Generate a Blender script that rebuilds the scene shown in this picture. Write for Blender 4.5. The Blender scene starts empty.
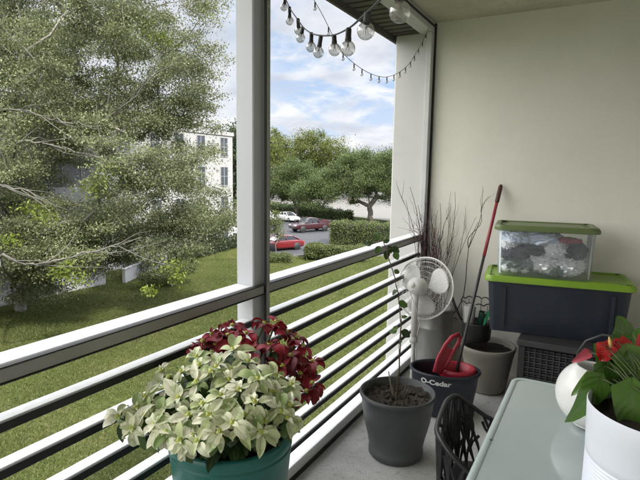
import bpy, math, random
import numpy as np
from mathutils import Vector, Matrix, Quaternion, noise as mnoise
random.seed(7); rng = np.random.default_rng(7)
PI = math.pi
sc = bpy.context.scene
C = bpy.data.collections.new('balcony_view'); sc.collection.children.link(C)
GZ = -6.0                       # the lawn lies six metres below the balcony floor

# ------------------------------------------------------------------ camera
f = 512.0
vy = np.array([285., -63., f]); vx = np.array([950., 82., -f])
cY = vy/np.linalg.norm(vy); cX = vx-(vx@cY)*cY; cX /= np.linalg.norm(cX); cU = np.cross(cX, cY)
RM = np.array([cX, cY, cU]); CAM = np.array([0., 0., 1.54])
cam = bpy.data.cameras.new('camera'); camo = bpy.data.objects.new('camera', cam); C.objects.link(camo)
cam.sensor_width = 36; cam.lens = f/640*36; cam.clip_end = 3000; cam.clip_start = .02
r_, u_, b_ = RM[:, 0], -RM[:, 1], -RM[:, 2]
camo.matrix_world = Matrix(((r_[0], u_[0], b_[0], 0), (r_[1], u_[1], b_[1], 0), (r_[2], u_[2], b_[2], 1.54), (0, 0, 0, 1)))
sc.camera = camo
def at(px, py, d):              # world point seen in direction (px,py) at distance d along the view
    return RM@(np.array([px-320., py-240., f])*d/f)+CAM
def on(px, py, ax, v):          # world point in that direction on the plane axis=v
    d = RM@np.array([px-320., py-240., f]); return CAM+d*(v-CAM[ax])/d[ax]

# ------------------------------------------------------------------ materials
def newmat(name):
    m = bpy.data.materials.new(name); m.use_nodes = True; nt = m.node_tree
    return m, nt, nt.nodes, nt.links, nt.nodes['Principled BSDF']
def ramp(nt, stops, interp='LINEAR'):
    r = nt.nodes.new('ShaderNodeValToRGB'); r.color_ramp.interpolation = interp
    while len(r.color_ramp.elements) < len(stops): r.color_ramp.elements.new(.5)
    for e, (p, c) in zip(r.color_ramp.elements, stops):
        e.position = p; e.color = (c[0], c[1], c[2], 1) if hasattr(c, '__len__') else (c, c, c, 1)
    return r
def tex(nt, scale, detail=4, rough=.6, vec=None, kind='noise', stretch=None, dist=0):
    co = nt.nodes.new('ShaderNodeTexCoord'); src = co.outputs['Object']
    if stretch:
        mp = nt.nodes.new('ShaderNodeMapping'); mp.inputs['Scale'].default_value = stretch
        nt.links.new(src, mp.inputs['Vector']); src = mp.outputs['Vector']
    if kind == 'voronoi':
        n = nt.nodes.new('ShaderNodeTexVoronoi'); n.inputs['Scale'].default_value = scale
    else:
        n = nt.nodes.new('ShaderNodeTexNoise'); n.inputs['Scale'].default_value = scale
        n.inputs['Detail'].default_value = detail; n.inputs['Roughness'].default_value = rough; n.inputs['Distortion'].default_value = dist
    nt.links.new(src, n.inputs['Vector']); return n
def mixc(nt, fac, a, b, mode='MIX'):
    m = nt.nodes.new('ShaderNodeMix'); m.data_type = 'RGBA'; m.blend_type = mode
    for sock, v in ((m.inputs[0], fac), (m.inputs[6], a), (m.inputs[7], b)):
        if hasattr(v, 'is_linked') or hasattr(v, 'links'): nt.links.new(v, sock)
        elif hasattr(v, '__len__'): sock.default_value = (v[0], v[1], v[2], 1)
        else: sock.default_value = v
    return m.outputs[2]
def addbump(nt, bs, src, strength=.3, dist=.01):
    b = nt.nodes.new('ShaderNodeBump'); b.inputs['Strength'].default_value = strength; b.inputs['Distance'].default_value = dist
    nt.links.new(src, b.inputs['Height']); nt.links.new(b.outputs['Normal'], bs.inputs['Normal']); return b
def mat(name, col, rough=.5, var=.15, scale=6, bump=.15, bscale=80, bdist=.002, metal=0, dirt=None, dscale=3, dlo=.55, dhi=.75, spec=.5, stretch=None, coat=0):
    m, nt, N, L, bs = newmat(name)
    n = tex(nt, scale, 6, .65, stretch=stretch)
    c0 = [c*(1-var) for c in col]; c1 = [min(1, c*(1+var)) for c in col]
    r = ramp(nt, [(.3, c0), (.7, c1)]); L.new(n.outputs['Fac'], r.inputs['Fac']); out = r.outputs['Color']
    if dirt:
        d = tex(nt, dscale, 8, .75, dist=.4); dr = ramp(nt, [(dlo, 0.), (dhi, 1.)]); L.new(d.outputs['Fac'], dr.inputs['Fac'])
        out = mixc(nt, dr.outputs['Color'], out, dirt)
    L.new(out, bs.inputs['Base Color']); bs.inputs['Roughness'].default_value = rough; bs.inputs['Metallic'].default_value = metal
    bs.inputs['Specular IOR Level'].default_value = spec; bs.inputs['Coat Weight'].default_value = coat
    if bump: addbump(nt, bs, tex(nt, bscale, 4).outputs['Fac'], bump, bdist)
    return m
def leafmat(name, stops, rough=.45, trans=.3, vein=None, spec=.4, noisec=None):
    m, nt, N, L, bs = newmat(name)
    g = N.new('ShaderNodeNewGeometry'); r = ramp(nt, stops); L.new(g.outputs['Random Per Island'], r.inputs['Fac']); col = r.outputs['Color']
    if noisec:
        n = tex(nt, noisec[0], 3); rr = ramp(nt, [(noisec[2], 0.), (noisec[3], 1.)]); L.new(n.outputs['Fac'], rr.inputs['Fac']); col = mixc(nt, rr.outputs['Color'], col, noisec[1])
    if vein:
        uv = N.new('ShaderNodeUVMap'); uv.uv_map = 'UVMap'; sp = N.new('ShaderNodeSeparateXYZ'); L.new(uv.outputs['UV'], sp.inputs[0])
        a = N.new('ShaderNodeMath'); a.operation = 'SUBTRACT'; L.new(sp.outputs[0], a.inputs[0]); a.inputs[1].default_value = .5
        ab = N.new('ShaderNodeMath'); ab.operation = 'ABSOLUTE'; L.new(a.outputs[0], ab.inputs[0])
        # side veins: sin of (v*k - |u|*k)
        s1 = N.new('ShaderNodeMath'); s1.operation = 'MULTIPLY_ADD'; L.new(ab.outputs[0], s1.inputs[0]); s1.inputs[1].default_value = -28; 
        s2 = N.new('ShaderNodeMath'); s2.operation = 'MULTIPLY'; L.new(sp.outputs[1], s2.inputs[0]); s2.inputs[1].default_value = 42
        L.new(s2.outputs[0], s1.inputs[2])
        sn = N.new('ShaderNodeMath'); sn.operation = 'SINE'; L.new(s1.outputs[0], sn.inputs[0])
        r1 = ramp(nt, [(.0, 1.), (.09, 0.)]); L.new(ab.outputs[0], r1.inputs['Fac'])
        r2 = ramp(nt, [(.8, 0.), (1., .55)]); L.new(sn.outputs[0], r2.inputs['Fac'])
        mx = N.new('ShaderNodeMath'); mx.operation = 'MAXIMUM'; L.new(r1.outputs['Color'], mx.inputs[0]); L.new(r2.outputs['Color'], mx.inputs[1])
        ml = N.new('ShaderNodeMath'); ml.operation = 'MULTIPLY'; ml.inputs[1].default_value = vein[1]; L.new(mx.outputs[0], ml.inputs[0])
        col = mixc(nt, ml.outputs[0], col, vein[0])
        addbump(nt, bs, sn.outputs[0], .25, .001)
    L.new(col, bs.inputs['Base Color']); bs.inputs['Roughness'].default_value = rough; bs.inputs['Specular IOR Level'].default_value = spec
    t = N.new('ShaderNodeBsdfTranslucent'); L.new(col, t.inputs['Color']); ms = N.new('ShaderNodeMixShader'); ms.inputs[0].default_value = trans
    L.new(bs.outputs[0], ms.inputs[1]); L.new(t.outputs[0], ms.inputs[2]); L.new(ms.outputs[0], N['Material Output'].inputs['Surface'])
    return m
def clearmat(name, col, opac=.25, rough=.12):
    m, nt, N, L, bs = newmat(name); bs.inputs['Base Color'].default_value = (*col, 1); bs.inputs['Roughness'].default_value = rough
    t = N.new('ShaderNodeBsdfTransparent'); ms = N.new('ShaderNodeMixShader')
    n = tex(nt, 9, 3); r = ramp(nt, [(.35, opac*.7), (.7, opac*1.5)]); L.new(n.outputs['Fac'], r.inputs['Fac'])
    fr = N.new('ShaderNodeFresnel'); fr.inputs['IOR'].default_value = 1.45
    ad = N.new('ShaderNodeMath'); ad.operation = 'ADD'; ad.use_clamp = True; L.new(r.outputs['Color'], ad.inputs[0]); L.new(fr.outputs[0], ad.inputs[1])
    L.new(ad.outputs[0], ms.inputs[0]); L.new(t.outputs[0], ms.inputs[1]); L.new(bs.outputs[0], ms.inputs[2]); L.new(ms.outputs[0], N['Material Output'].inputs['Surface'])
    return m

# ------------------------------------------------------------------ mesh builder
class MB:
    def __init__(s): s.v = []; s.f = []; s.uv = []; s.useuv = False
    def add(s, vs, fs, uvs=None):
        o = len(s.v); s.v += [tuple(float(c) for c in v) for v in vs]; s.f += [tuple(i+o for i in q) for q in fs]
        if uvs is not None: s.useuv = True; s.uv += list(uvs)
        else: s.uv += [(0, 0)]*len(vs)
        return s
    def box(s, x0, x1, y0, y1, z0, z1, b=0):
        if b <= 0:
            vs = [(x, y, z) for z in (z0, z1) for y in (y0, y1) for x in (x0, x1)]
            s.add(vs, [(0, 2, 3, 1), (4, 5, 7, 6), (0, 1, 5, 4), (2, 6, 7, 3), (0, 4, 6, 2), (1, 3, 7, 5)]); return s
        vs = []; idx = {}
        X = (x0, x1); Y = (y0, y1); Z = (z0, z1); sg = (1, -1)
        for i in (0, 1):
            for j in (0, 1):
                for k in (0, 1):
                    for a in range(3):
                        p = [X[i]+sg[i]*b, Y[j]+sg[j]*b, Z[k]+sg[k]*b]; p[a] = (X[i], Y[j], Z[k])[a]
                        idx[(i, j, k, a)] = len(vs); vs.append(p)
        fs = []
        for a in range(3):
            o = [c for c in range(3) if c != a]
            for sd in (0, 1):
                q = []
                for (m_, n_) in ((0, 0), (1, 0), (1, 1), (0, 1)):
                    key = [0, 0, 0]; key[a] = sd; key[o[0]] = m_; key[o[1]] = n_; q.append(idx[(*key, a)])
                fs.append(q)
        for a in range(3):
            o = [c for c in range(3) if c != a]
            for m_ in (0, 1):
                for n_ in (0, 1):
                    def K(e, ax):
                        key = [0, 0, 0]; key[a] = e; key[o[0]] = m_; key[o[1]] = n_; return idx[(*key, ax)]
                    fs.append([K(0, o[0]), K(1, o[0]), K(1, o[1]), K(0, o[1])])
        for i in (0, 1):
            for j in (0, 1):
                for k in (0, 1): fs.append([idx[(i, j, k, a)] for a in range(3)])
        s.add(vs, fs); return s
    def obox(s, c, ax, hx, hy, hz):       # oriented box: centre, 3 axes
        c = np.array(c, float); vs = [c+ax[0]*hx*a+ax[1]*hy*b+ax[2]*hz*d for d in (-1, 1) for b in (-1, 1) for a in (-1, 1)]
        s.add(vs, [(0, 2, 3, 1), (4, 5, 7, 6), (0, 1, 5, 4), (2, 6, 7, 3), (0, 4, 6, 2), (1, 3, 7, 5)]); return s
    def tube(s, pts, r, n=8, cap=True):
        pts = [np.array(p, float) for p in pts]; m = len(pts); rr = r if hasattr(r, '__len__') else [r]*m
        prev = None; vs = []
        for i, p in enumerate(pts):
            t = pts[min(i+1, m-1)]-pts[max(i-1, 0)]; t = t/(np.linalg.norm(t)+1e-9)
            if prev is None:
                a = np.array([0, 0, 1.]) if abs(t[2]) < .9 else np.array([1., 0, 0]); u = np.cross(a, t)
            else: u = prev-(prev@t)*t
            u /= np.linalg.norm(u)+1e-9; prev = u; w = np.cross(t, u)
            for k in range(n): a_ = 2*PI*k/n; vs.append(p+rr[i]*(math.cos(a_)*u+math.sin(a_)*w))
        fs = [(i*n+k, i*n+(k+1) % n, (i+1)*n+(k+1) % n, (i+1)*n+k) for i in range(m-1) for k in range(n)]
        if cap: fs += [tuple(range(n-1, -1, -1)), tuple((m-1)*n+k for k in range(n))]
        s.add(vs, fs); return s
    def lathe(s, prof, c=(0, 0, 0), n=40, sx=1, sy=1, M=None):   # prof: (radius, z)
        c = np.array(c, float); vs = []; m = len(prof)
        for r, z in prof:
            for k in range(n):
                p = np.array([r*sx*math.cos(2*PI*k/n), r*sy*math.sin(2*PI*k/n), z])
                if M is not None: p = M@p
                vs.append(c+p)
        fs = [(i*n+k, i*n+(k+1) % n, (i+1)*n+(k+1) % n, (i+1)*n+k) for i in range(m-1) for k in range(n)]
        s.add(vs, fs); return s
    def disc(s, c, r, n=32, sx=1, sy=1, jig=0, rings=8):
        prof = [(r*(1-i/rings)+1e-4, 0) for i in range(rings+1)]; o = len(s.v); s.lathe(prof, c, n, sx, sy)
        if jig:
            for i in range(o, len(s.v)-n):
                v = s.v[i]; s.v[i] = (v[0], v[1], v[2]+jig*(mnoise.noise(Vector((v[0]*60, v[1]*60, 1)))+.7*mnoise.noise(Vector((v[0]*23, v[1]*23, 4)))))
        return s
    def sphere(s, c, r, nu=16, nv=10, sx=1, sy=1, sz=1):
        prof = [(max(1e-5, r*math.sin(PI*i/nv)), -r*sz*math.cos(PI*i/nv)) for i in range(nv+1)]
        s.lathe(prof, c, nu, sx, sy); return s
    def shift(s, d):
        s.v = [(v[0]+d[0], v[1]+d[1], v[2]+d[2]) for v in s.v]; return s
    def build(s, name, m, parent=None, smooth=False, org=None, bevel=0, tags=None, sub=0, angle=None):
        if org is not None: s.shift([-o for o in org])
        me = bpy.data.meshes.new(name); me.from_pydata(s.v, [], s.f)
        if s.useuv:
            ul = me.uv_layers.new(name='UVMap'); vi = np.empty(len(me.loops), dtype=np.int32); me.loops.foreach_get('vertex_index', vi)
            uv = np.array(s.uv, dtype=np.float32)[vi]; ul.data.foreach_set('uv', uv.ravel())
        return link(name, me, m, parent, smooth, bevel, sub)
def link(name, me, m, parent=None, smooth=False, bevel=0, sub=0):
    for mm in (m if isinstance(m, (list, tuple)) else [m]): me.materials.append(mm)
    if smooth: me.polygons.foreach_set('use_smooth', [True]*len(me.polygons))
    me.validate(); o = bpy.data.objects.new(name, me); C.objects.link(o)
    if parent: o.parent = parent
    if bevel:
        b = o.modifiers.new('bevel', 'BEVEL'); b.width = bevel; b.segments = 2; b.limit_method = 'ANGLE'
        if smooth: pass
    if sub: sb = o.modifiers.new('subd', 'SUBSURF'); sb.levels = sub; sb.render_levels = sub
    return o
def thing(name, label, cat, loc=(0, 0, 0), rz=0, group=None, rot=None):
    o = bpy.data.objects.new(name, None); C.objects.link(o); o.location = tuple(float(c) for c in loc); o.rotation_euler = rot or (0, 0, rz)
    o.empty_display_size = .1; return tag(o, label, cat, group)
def tag(o, label, cat, group=None, kind=None):
    if label: o['label'] = label
    if cat: o['category'] = cat
    if group: o['group'] = group
    if kind: o['kind'] = kind
    return o
def struct(o): o['kind'] = 'structure'; return o
def copy_thing(root, loc, rz, label=None):
    def cp(o, par):
        c = o.copy(); C.objects.link(c)
        if par: c.parent = par
        for ch in [x for x in C.objects if x.parent == o]: cp(ch, c)
        return c
    r = cp(root, None); r.location = loc; r.rotation_euler = (0, 0, rz)
    if label: r['label'] = label
    return r
def nrm(v): v = np.array(v, float); return v/(np.linalg.norm(v)+1e-12)

# fast array mesh for leaf clouds: quads given as (n,4,3)
def quads_mesh(name, Q, m, parent=None):
    n = len(Q); me = bpy.data.meshes.new(name)
    me.vertices.add(n*4); me.vertices.foreach_set('co', Q.reshape(-1).astype(np.float32))
    me.loops.add(n*4); me.loops.foreach_set('vertex_index', np.arange(n*4, dtype=np.int32))
    me.polygons.add(n); me.polygons.foreach_set('loop_start', np.arange(0, n*4, 4, dtype=np.int32)); me.polygons.foreach_set('loop_total', np.full(n, 4, dtype=np.int32))
    me.update(calc_edges=True); return link(name, me, m, parent)
def leaf_quads(P, size, aspect=.5, up=.5, droop=0):
    n = len(P); d = rng.normal(size=(n, 3)); d[:, 2] -= droop; d /= np.linalg.norm(d, axis=1)[:, None]
    nn = rng.normal(size=(n, 3)); nn[:, 2] += up*2; w = np.cross(d, nn); w /= np.linalg.norm(w, axis=1)[:, None]+1e-9
    L = size*(.6+.8*rng.random((n, 1))); W = L*aspect
    return np.stack([P, P+d*L*.45+w*W*.5, P+d*L, P+d*L*.45-w*W*.5], axis=1)

# ------------------------------------------------------------------ materials list
M = {}
M['white_paint'] = mat('white_paint', (.68, .69, .70), .5, .07, 40, .5, 220, .0015, dirt=(.33, .32, .30), dscale=22, dlo=.64, dhi=.76)
M['post_paint'] = mat('post_paint', (.5, .515, .54), .5, .05, 5, .3, 90, .001, dirt=(.2, .2, .2), dscale=16, dlo=.67, dhi=.72, stretch=(1, 1, .2))
M['bronze'] = mat('bronze_aluminium', (.31, .30, .285), .5, .1, 5, .1, 120, .0005, dirt=(.4, .39, .37), dscale=16, dlo=.6, dhi=.8)
M['black_edge'] = mat('black_vinyl', (.014, .014, .015), .6, .1)
M['wall'] = mat('painted_stucco', (.70, .685, .61), .85, .05, .9, .6, 110, .004, dirt=(.64, .625, .555), dscale=1.3, dlo=.5, dhi=.8)
M['fin'] = mat('white_stucco', (.48, .48, .465), .8, .03, 1.5, .4, 140, .003, dirt=(.39, .385, .365), dscale=2.2, dlo=.55, dhi=.8)
M['soffit'] = mat('soffit_metal', (.085, .08, .068), .7, .12, 4, .2, 60, .002)
M['soil'] = mat('dark_soil', (.02, .014, .01), .95, .5, 60, .8, 220, .008)
M['bark'] = mat('grey_bark', (.2, .185, .16), .9, .25, 8, .8, 30, .02, dirt=(.06, .052, .043), dscale=3)
M['darkbark'] = mat('dark_bark', (.07, .06, .048), .9, .3, 8, .7, 30, .02)
M['hedgecore'] = mat('hedge_twigs', (.022, .03, .014), .95, .4, 3, .8, 10, .05)

def ceiling_mat():
    m, nt, N, L, bs = newmat('ceiling_concrete')
    n = tex(nt, 2.5, 8, .7); r = ramp(nt, [(.35, (.44, .43, .33)), (.7, (.6, .58, .46))]); L.new(n.outputs['Fac'], r.inputs['Fac'])
    n2 = tex(nt, 38, 6, .8); r2 = ramp(nt, [(.52, 0.), (.7, .6)]); L.new(n2.outputs['Fac'], r2.inputs['Fac'])
    L.new(mixc(nt, r2.outputs['Color'], r.outputs['Color'], (.2, .2, .16)), bs.inputs['Base Color']); bs.inputs['Roughness'].default_value = .95
    addbump(nt, bs, n2.outputs['Fac'], .7, .006); return m
def floor_mat():
    m, nt, N, L, bs = newmat('balcony_concrete')
    n = tex(nt, 3.2, 9, .72); r = ramp(nt, [(.3, (.45, .445, .44)), (.55, (.62, .615, .61)), (.75, (.74, .735, .73))]); L.new(n.outputs['Fac'], r.inputs['Fac'])
    n2 = tex(nt, 26, 6, .75, dist=.6); r2 = ramp(nt, [(.56, 0.), (.68, .7)]); L.new(n2.outputs['Fac'], r2.inputs['Fac'])
    n3 = tex(nt, 160, 3, .6); r3 = ramp(nt, [(.35, (.75, .75, .75)), (.65, (1.1, 1.1, 1.1))]); L.new(n3.outputs['Fac'], r3.inputs['Fac'])
    c = mixc(nt, r2.outputs['Color'], r.outputs['Color'], (.26, .25, .24)); c = mixc(nt, 1., c, r3.outputs['Color'], 'MULTIPLY')
    L.new(c, bs.inputs['Base Color']); bs.inputs['Roughness'].default_value = .75; addbump(nt, bs, n3.outputs['Fac'], .35, .003); return m
def grass_mat(name, a, b, c, straw):
    m, nt, N, L, bs = newmat(name)
    n = tex(nt, .16, 8, .65, dist=.3); r = ramp(nt, [(.35, a), (.52, b), (.68, c)]); L.new(n.outputs['Fac'], r.inputs['Fac'])
    n2 = tex(nt, 5, 6, .8); r2 = ramp(nt, [(.3, (.45, .47, .45)), (.7, (1.45, 1.4, 1.3))]); L.new(n2.outputs['Fac'], r2.inputs['Fac'])
    n3 = tex(nt, .6, 6, .8, dist=.8); r3 = ramp(nt, [(.50, 0.), (.66, .85)]); L.new(n3.outputs['Fac'], r3.inputs['Fac'])
    col = mixc(nt, r3.outputs['Color'], r.outputs['Color'], straw); col = mixc(nt, 1., col, r2.outputs['Color'], 'MULTIPLY')
    L.new(col, bs.inputs['Base Color']); bs.inputs['Roughness'].default_value = .95; bs.inputs['Specular IOR Level'].default_value = .04
    n4 = tex(nt, 14, 4, .8); addbump(nt, bs, n4.outputs['Fac'], .9, .06); return m
M['ceiling'] = ceiling_mat(); M['floor'] = floor_mat()
M['lawn'] = grass_mat('lawn_grass', (.054, .070, .018), (.072, .088, .025), (.094, .102, .034), (.13, .12, .055))
M['verge'] = grass_mat('verge_grass', (.018, .028, .008), (.026, .037, .011), (.034, .044, .012), (.036, .04, .018))
M['asphalt'] = mat('asphalt', (.042, .043, .048), .85, .15, .4, .4, 20, .02, dirt=(.035, .035, .038), dscale=.25, dlo=.55)
M['concrete'] = mat('pale_concrete', (.135, .128, .115), .9, .1, .3, .3, 12, .01, dirt=(.14, .13, .11), dscale=.2)
M['linepaint'] = mat('line_paint', (.3, .3, .3), .7, .08, 3, 0)

# ------------------------------------------------------------------ ground
def sheet(name, pts, z, m, kind='structure'):
    b = MB(); b.add([(x, y, z) for x, y in pts], [tuple(range(len(pts)))]); o = b.build(name, m); o['kind'] = kind; return o
# one undulating lawn sheet to the horizon
b = MB(); S = 1400; nseg = 60
xs = np.sign(np.linspace(-1, 1, nseg))*np.abs(np.linspace(-1, 1, nseg))**2.2*S
b.add([(x, y, GZ) for y in xs for x in xs], [(j*nseg+i, j*nseg+i+1, (j+1)*nseg+i+1, (j+1)*nseg+i) for j in range(nseg-1) for i in range(nseg-1)])
struct(b.build('ground', M['lawn']))
sheet('car_park', [(-26.5, 36.5), (-21.2, 41.7), (-15.5, 44.5), (-4, 47), (6, 50), (-2, 74), (-34.5, 71), (-51.5, 77), (-75, 90), (-75, 48), (-46, 46), (-33, 44.5)], GZ+.004, M['asphalt'])
sheet('verge', [(-34.7, 71.3), (-51.7, 77.3), (-76, 90), (-110, 130), (-69, 100.5), (-39.7, 81.5), (-20, 73), (0, 70), (0, 64), (-12, 66)], GZ+.008, M['verge'])
sheet('road', [(-110, 131), (-69, 101), (-39.7, 82), (-20, 73.6), (30, 62), (60, 110), (-60, 180), (-160, 260)], GZ+.006, M['concrete'])
k = MB()
for (a, c_) in (((-26.5, 36.5), (-21.2, 41.7)), ((-21.2, 41.7), (-15.5, 44.5)), ((-15.5, 44.5), (-4, 47)), ((-34.6, 71.1), (-51.6, 77.1)), ((-34.6, 71.1), (-12, 66))):
    a = np.array([*a, GZ+.06]); c_ = np.array([*c_, GZ+.06]); d = nrm(c_-a); k.obox((a+c_)/2, (d, np.array([-d[1], d[0], 0]), np.array([0, 0, 1.])), np.linalg.norm(c_-a)/2, .08, .07)
struct(k.build('kerb', M['concrete']))
k = MB()
for i in range(7):
    p = np.array([-45.+i*2.75, 63.+i*1.1, GZ+.010]); d = nrm([.35, -.93, 0]); w = np.array([-d[1], d[0], 0])*.06; q = p+d*5
    k.add([p-w, p+w, q+w, q-w], [(0, 1, 2, 3)])
struct(k.build('parking_lines', M['linepaint']))

M['blades'] = leafmat('grass_blades', [(0, (.060, .084, .020)), (.5, (.084, .106, .028)), (.85, (.115, .128, .042)), (1, (.18, .165, .08))], .7, .3)
_r = np.random.default_rng(77); n_ = 520000
U = _r.random((n_, 2)); dist_ = 9+(46-9)*U[:, 0]**1.25; az_ = np.radians(-8)+U[:, 1]*np.radians(86)     # fan of lawn between the building and the car park
gx = -dist_*np.cos(az_); gy = 2+dist_*np.sin(az_); keep = (gx > -31.5)&~((gx < -15)&(gy > 36.2-(gx+26.5)*-.98))&(gy < 42+(gx+21)*.3)
P_ = np.stack([gx, gy, np.full(n_, GZ)], 1)[keep]; n_ = len(P_); h_ = (.03+.045*_r.random(n_))*(1+.5*np.sin(P_[:, 0]*1.3)*np.cos(P_[:, 1]*.9)); a_ = _r.random(n_)*6.283; w_ = .010+.008*_r.random(n_)
wv = np.stack([np.cos(a_), np.sin(a_), np.zeros(n_)], 1)*w_[:, None]; tp = P_+np.stack([_r.normal(size=n_)*.025, _r.normal(size=n_)*.025, h_], 1)
g_ = quads_mesh('grass', np.stack([P_-wv, P_+wv, tp+wv*.25, tp-wv*.25], 1), M['blades']); tag(g_, 'short mown grass of the lawn below the balcony', 'grass', kind='stuff')

# ------------------------------------------------------------------ balcony shell
YW = 4.05
b = MB(); b.box(-1.38, 1.4, -6, YW, -.2, 0); struct(b.build('balcony_floor', M['floor']))
b = MB(); b.box(-1.262, 1.4, -6, YW, 2.70, 2.95); struct(b.build('balcony_ceiling', M['ceiling']))
# soffit overhang outside the screen line, ribbed panel
b = MB(); b.box(-1.58, -1.345, -6, YW+.4, 2.66, 2.95)
y = -6.
while y < YW+.4:
    b.box(-1.578, -1.345, y, y+.07, 2.645, 2.6605); y += .1
b.box(-1.60, -1.58, -6, YW+.4, 2.60, 2.97)
struct(b.build('roof_soffit', M['soffit']))
b = MB(); b.box(-1.6, 13, -16, YW+.5, 2.95, 3.35); struct(b.build('roof_slab', M['fin']))
b = MB(); b.box(-1.55, 1.4, YW, YW+.22, -.4, 2.645)
t = thing('end_wall', 'cream painted stucco wall closing the far end of the balcony', 'wall', (-.2, YW, 0))
b = MB(); b.box(-1.262, 1.4, YW, YW+.22, -.2, 2.70); b.build('painted_face', M['wall'], t, org=(-.2, YW, 0))
b = MB(); b.box(-1.56, -1.262, YW, YW+.22, -.3, 2.645, .012); b.build('white_return', M['fin'], t, org=(-.2, YW, 0))
b = MB(); b.box(1.4, 1.6, -6, YW+.22, -.2, 2.95)
tag(b.build('house_wall', M['wall']), 'cream side wall of the apartment along the balcony, out of frame to the right', 'wall')
b = MB(); b.box(-1.5, 13, -16, YW+.21, GZ-.2, -.2); b.box(1.6, 13, -16, YW+.21, -.2, 2.95); b.box(-1.5, 1.6, -16, -6, -.2, 2.95)
tag(b.build('apartment_block', M['fin']), 'own apartment block below and behind the balcony', 'building')

# railing
t = thing('balcony_railing', 'white horizontal slat railing with dark inner edges along the balcony', 'railing', (-1.3, 1.5, 0)); org = (-1.3, 1.5, 0)
segs = ((-5.95, 1.717), (1.813, YW-.003))
for a, c_ in segs:
    b = MB(); b.box(-1.352, -1.262, a, c_, 1.035, 1.062, .004); b.build('top_rail', M['white_paint'], t, org=org)
for kk in range(8):
    z = .915-.122*kk
    if kk == 7: continue
    for a, c_ in segs:
        b = MB(); b.box(-1.316, -1.266, a, c_, z-.024, z, .003); s_ = b.build('slat', M['white_paint'], t, org=org)
        b = MB(); b.box(-1.2655, -1.260, a, c_, z-.027, z-.003, .001); b.build('dark_edge', M['black_edge'], s_, org=org)
for a, c_ in segs:
    b = MB(); b.box(-1.37, -1.262, a, c_, .0, .075, .004); b.build('bottom_sill', M['white_paint'], t, org=org)
b = MB(); b.box(-1.2615, -1.252, -5.95, YW-.003, .001, .022); b.build('floor_track', M['black_edge'], t, org=org)
t = thing('railing_post', 'tall white square post standing in the middle of the railing', 'post', (-1.305, 1.765, 0)); org = (-1.305, 1.765, 0)
b = MB(); b.box(-1.352, -1.2625, 1.72, 1.81, 0, 2.66, .005); b.build('post_shaft', M['post_paint'], t, org=org)
b = MB(); b.box(-1.372, -1.262, 1.70, 1.83, -.2, -.001); b.build('post_base', M['post_paint'], t, org=org)
t = thing('screen_enclosure', 'dark bronze screen framing running in front of the post and top rail', 'screen frame', (-1.25, 1.8, 0)); org = (-1.25, 1.8, 0)
for z_ in (.25, .62, 1.28, 1.75, 2.2):
    b = MB(); b.sphere((-1.2345, 1.790, z_), .0036, 10, 6, sx=.5); b.build('screw', M['jamb'] if 'jamb' in M else M['white_paint'], t, True, org=org)
b = MB(); b.box(-1.2615, -1.245, -5.95, YW-.09, 1.02, 1.056, .002); b.build('chair_rail', M['bronze'], t, org=org)
b = MB(); b.box(-1.2605, -1.243, -5.95, YW-.09, 1.0565, 1.060); b.box(-1.2605, -1.243, -5.95, YW-.09, 1.0155, 1.0195); b.build('spline', M['black_edge'], t, org=org)
b = MB(); b.box(-1.2435, -1.235, 1.7775, 1.802, .0, 2.62, .002); b.build('mullion', M['bronze'], t, org=org)
b = MB(); b.box(-1.2445, -1.236, 1.771, 1.777, .0, 2.62); b.box(-1.2445, -1.238, 1.8025, 1.805, 0, 2.62); b.build('spline', M['black_edge'], t, org=org)
M['jamb'] = mat('jamb_paint', (.5, .51, .51), .5, .08, 4, .2, 60, .001, dirt=(.16, .16, .16), dscale=12, dlo=.64, dhi=.74)
t = thing('screen_jamb', 'pale grey upright frame where the railing meets the cream end wall', 'frame', (-1.25, 4.0, 0)); org = (-1.25, 4.0, 0)
b = MB(); b.box(-1.275, -1.235, 3.965, YW-.004, 0, 2.62, .003); b.build('jamb_post', M['jamb'], t, org=org)
b = MB(); b.box(-1.235, -1.222, YW-.022, YW-.005, 0, 2.69); b.build('weatherstrip', M['black_edge'], t, org=org)
t = thing('screen_header', 'pale grey header beam under the ceiling above the railing', 'beam', (-1.29, 1.0, 2.6)); org = (-1.29, 1.0, 2.6)
b = MB(); b.box(-1.343, -1.235, -5.95, YW-.003, 2.622, 2.699, .003); b.build('header_beam', M['jamb'], t, org=org)
b = MB(); b.box(-1.234, -1.224, -5.95, YW-.003, 2.66, 2.672); b.build('header_groove', M['black_edge'], t, org=org)

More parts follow.
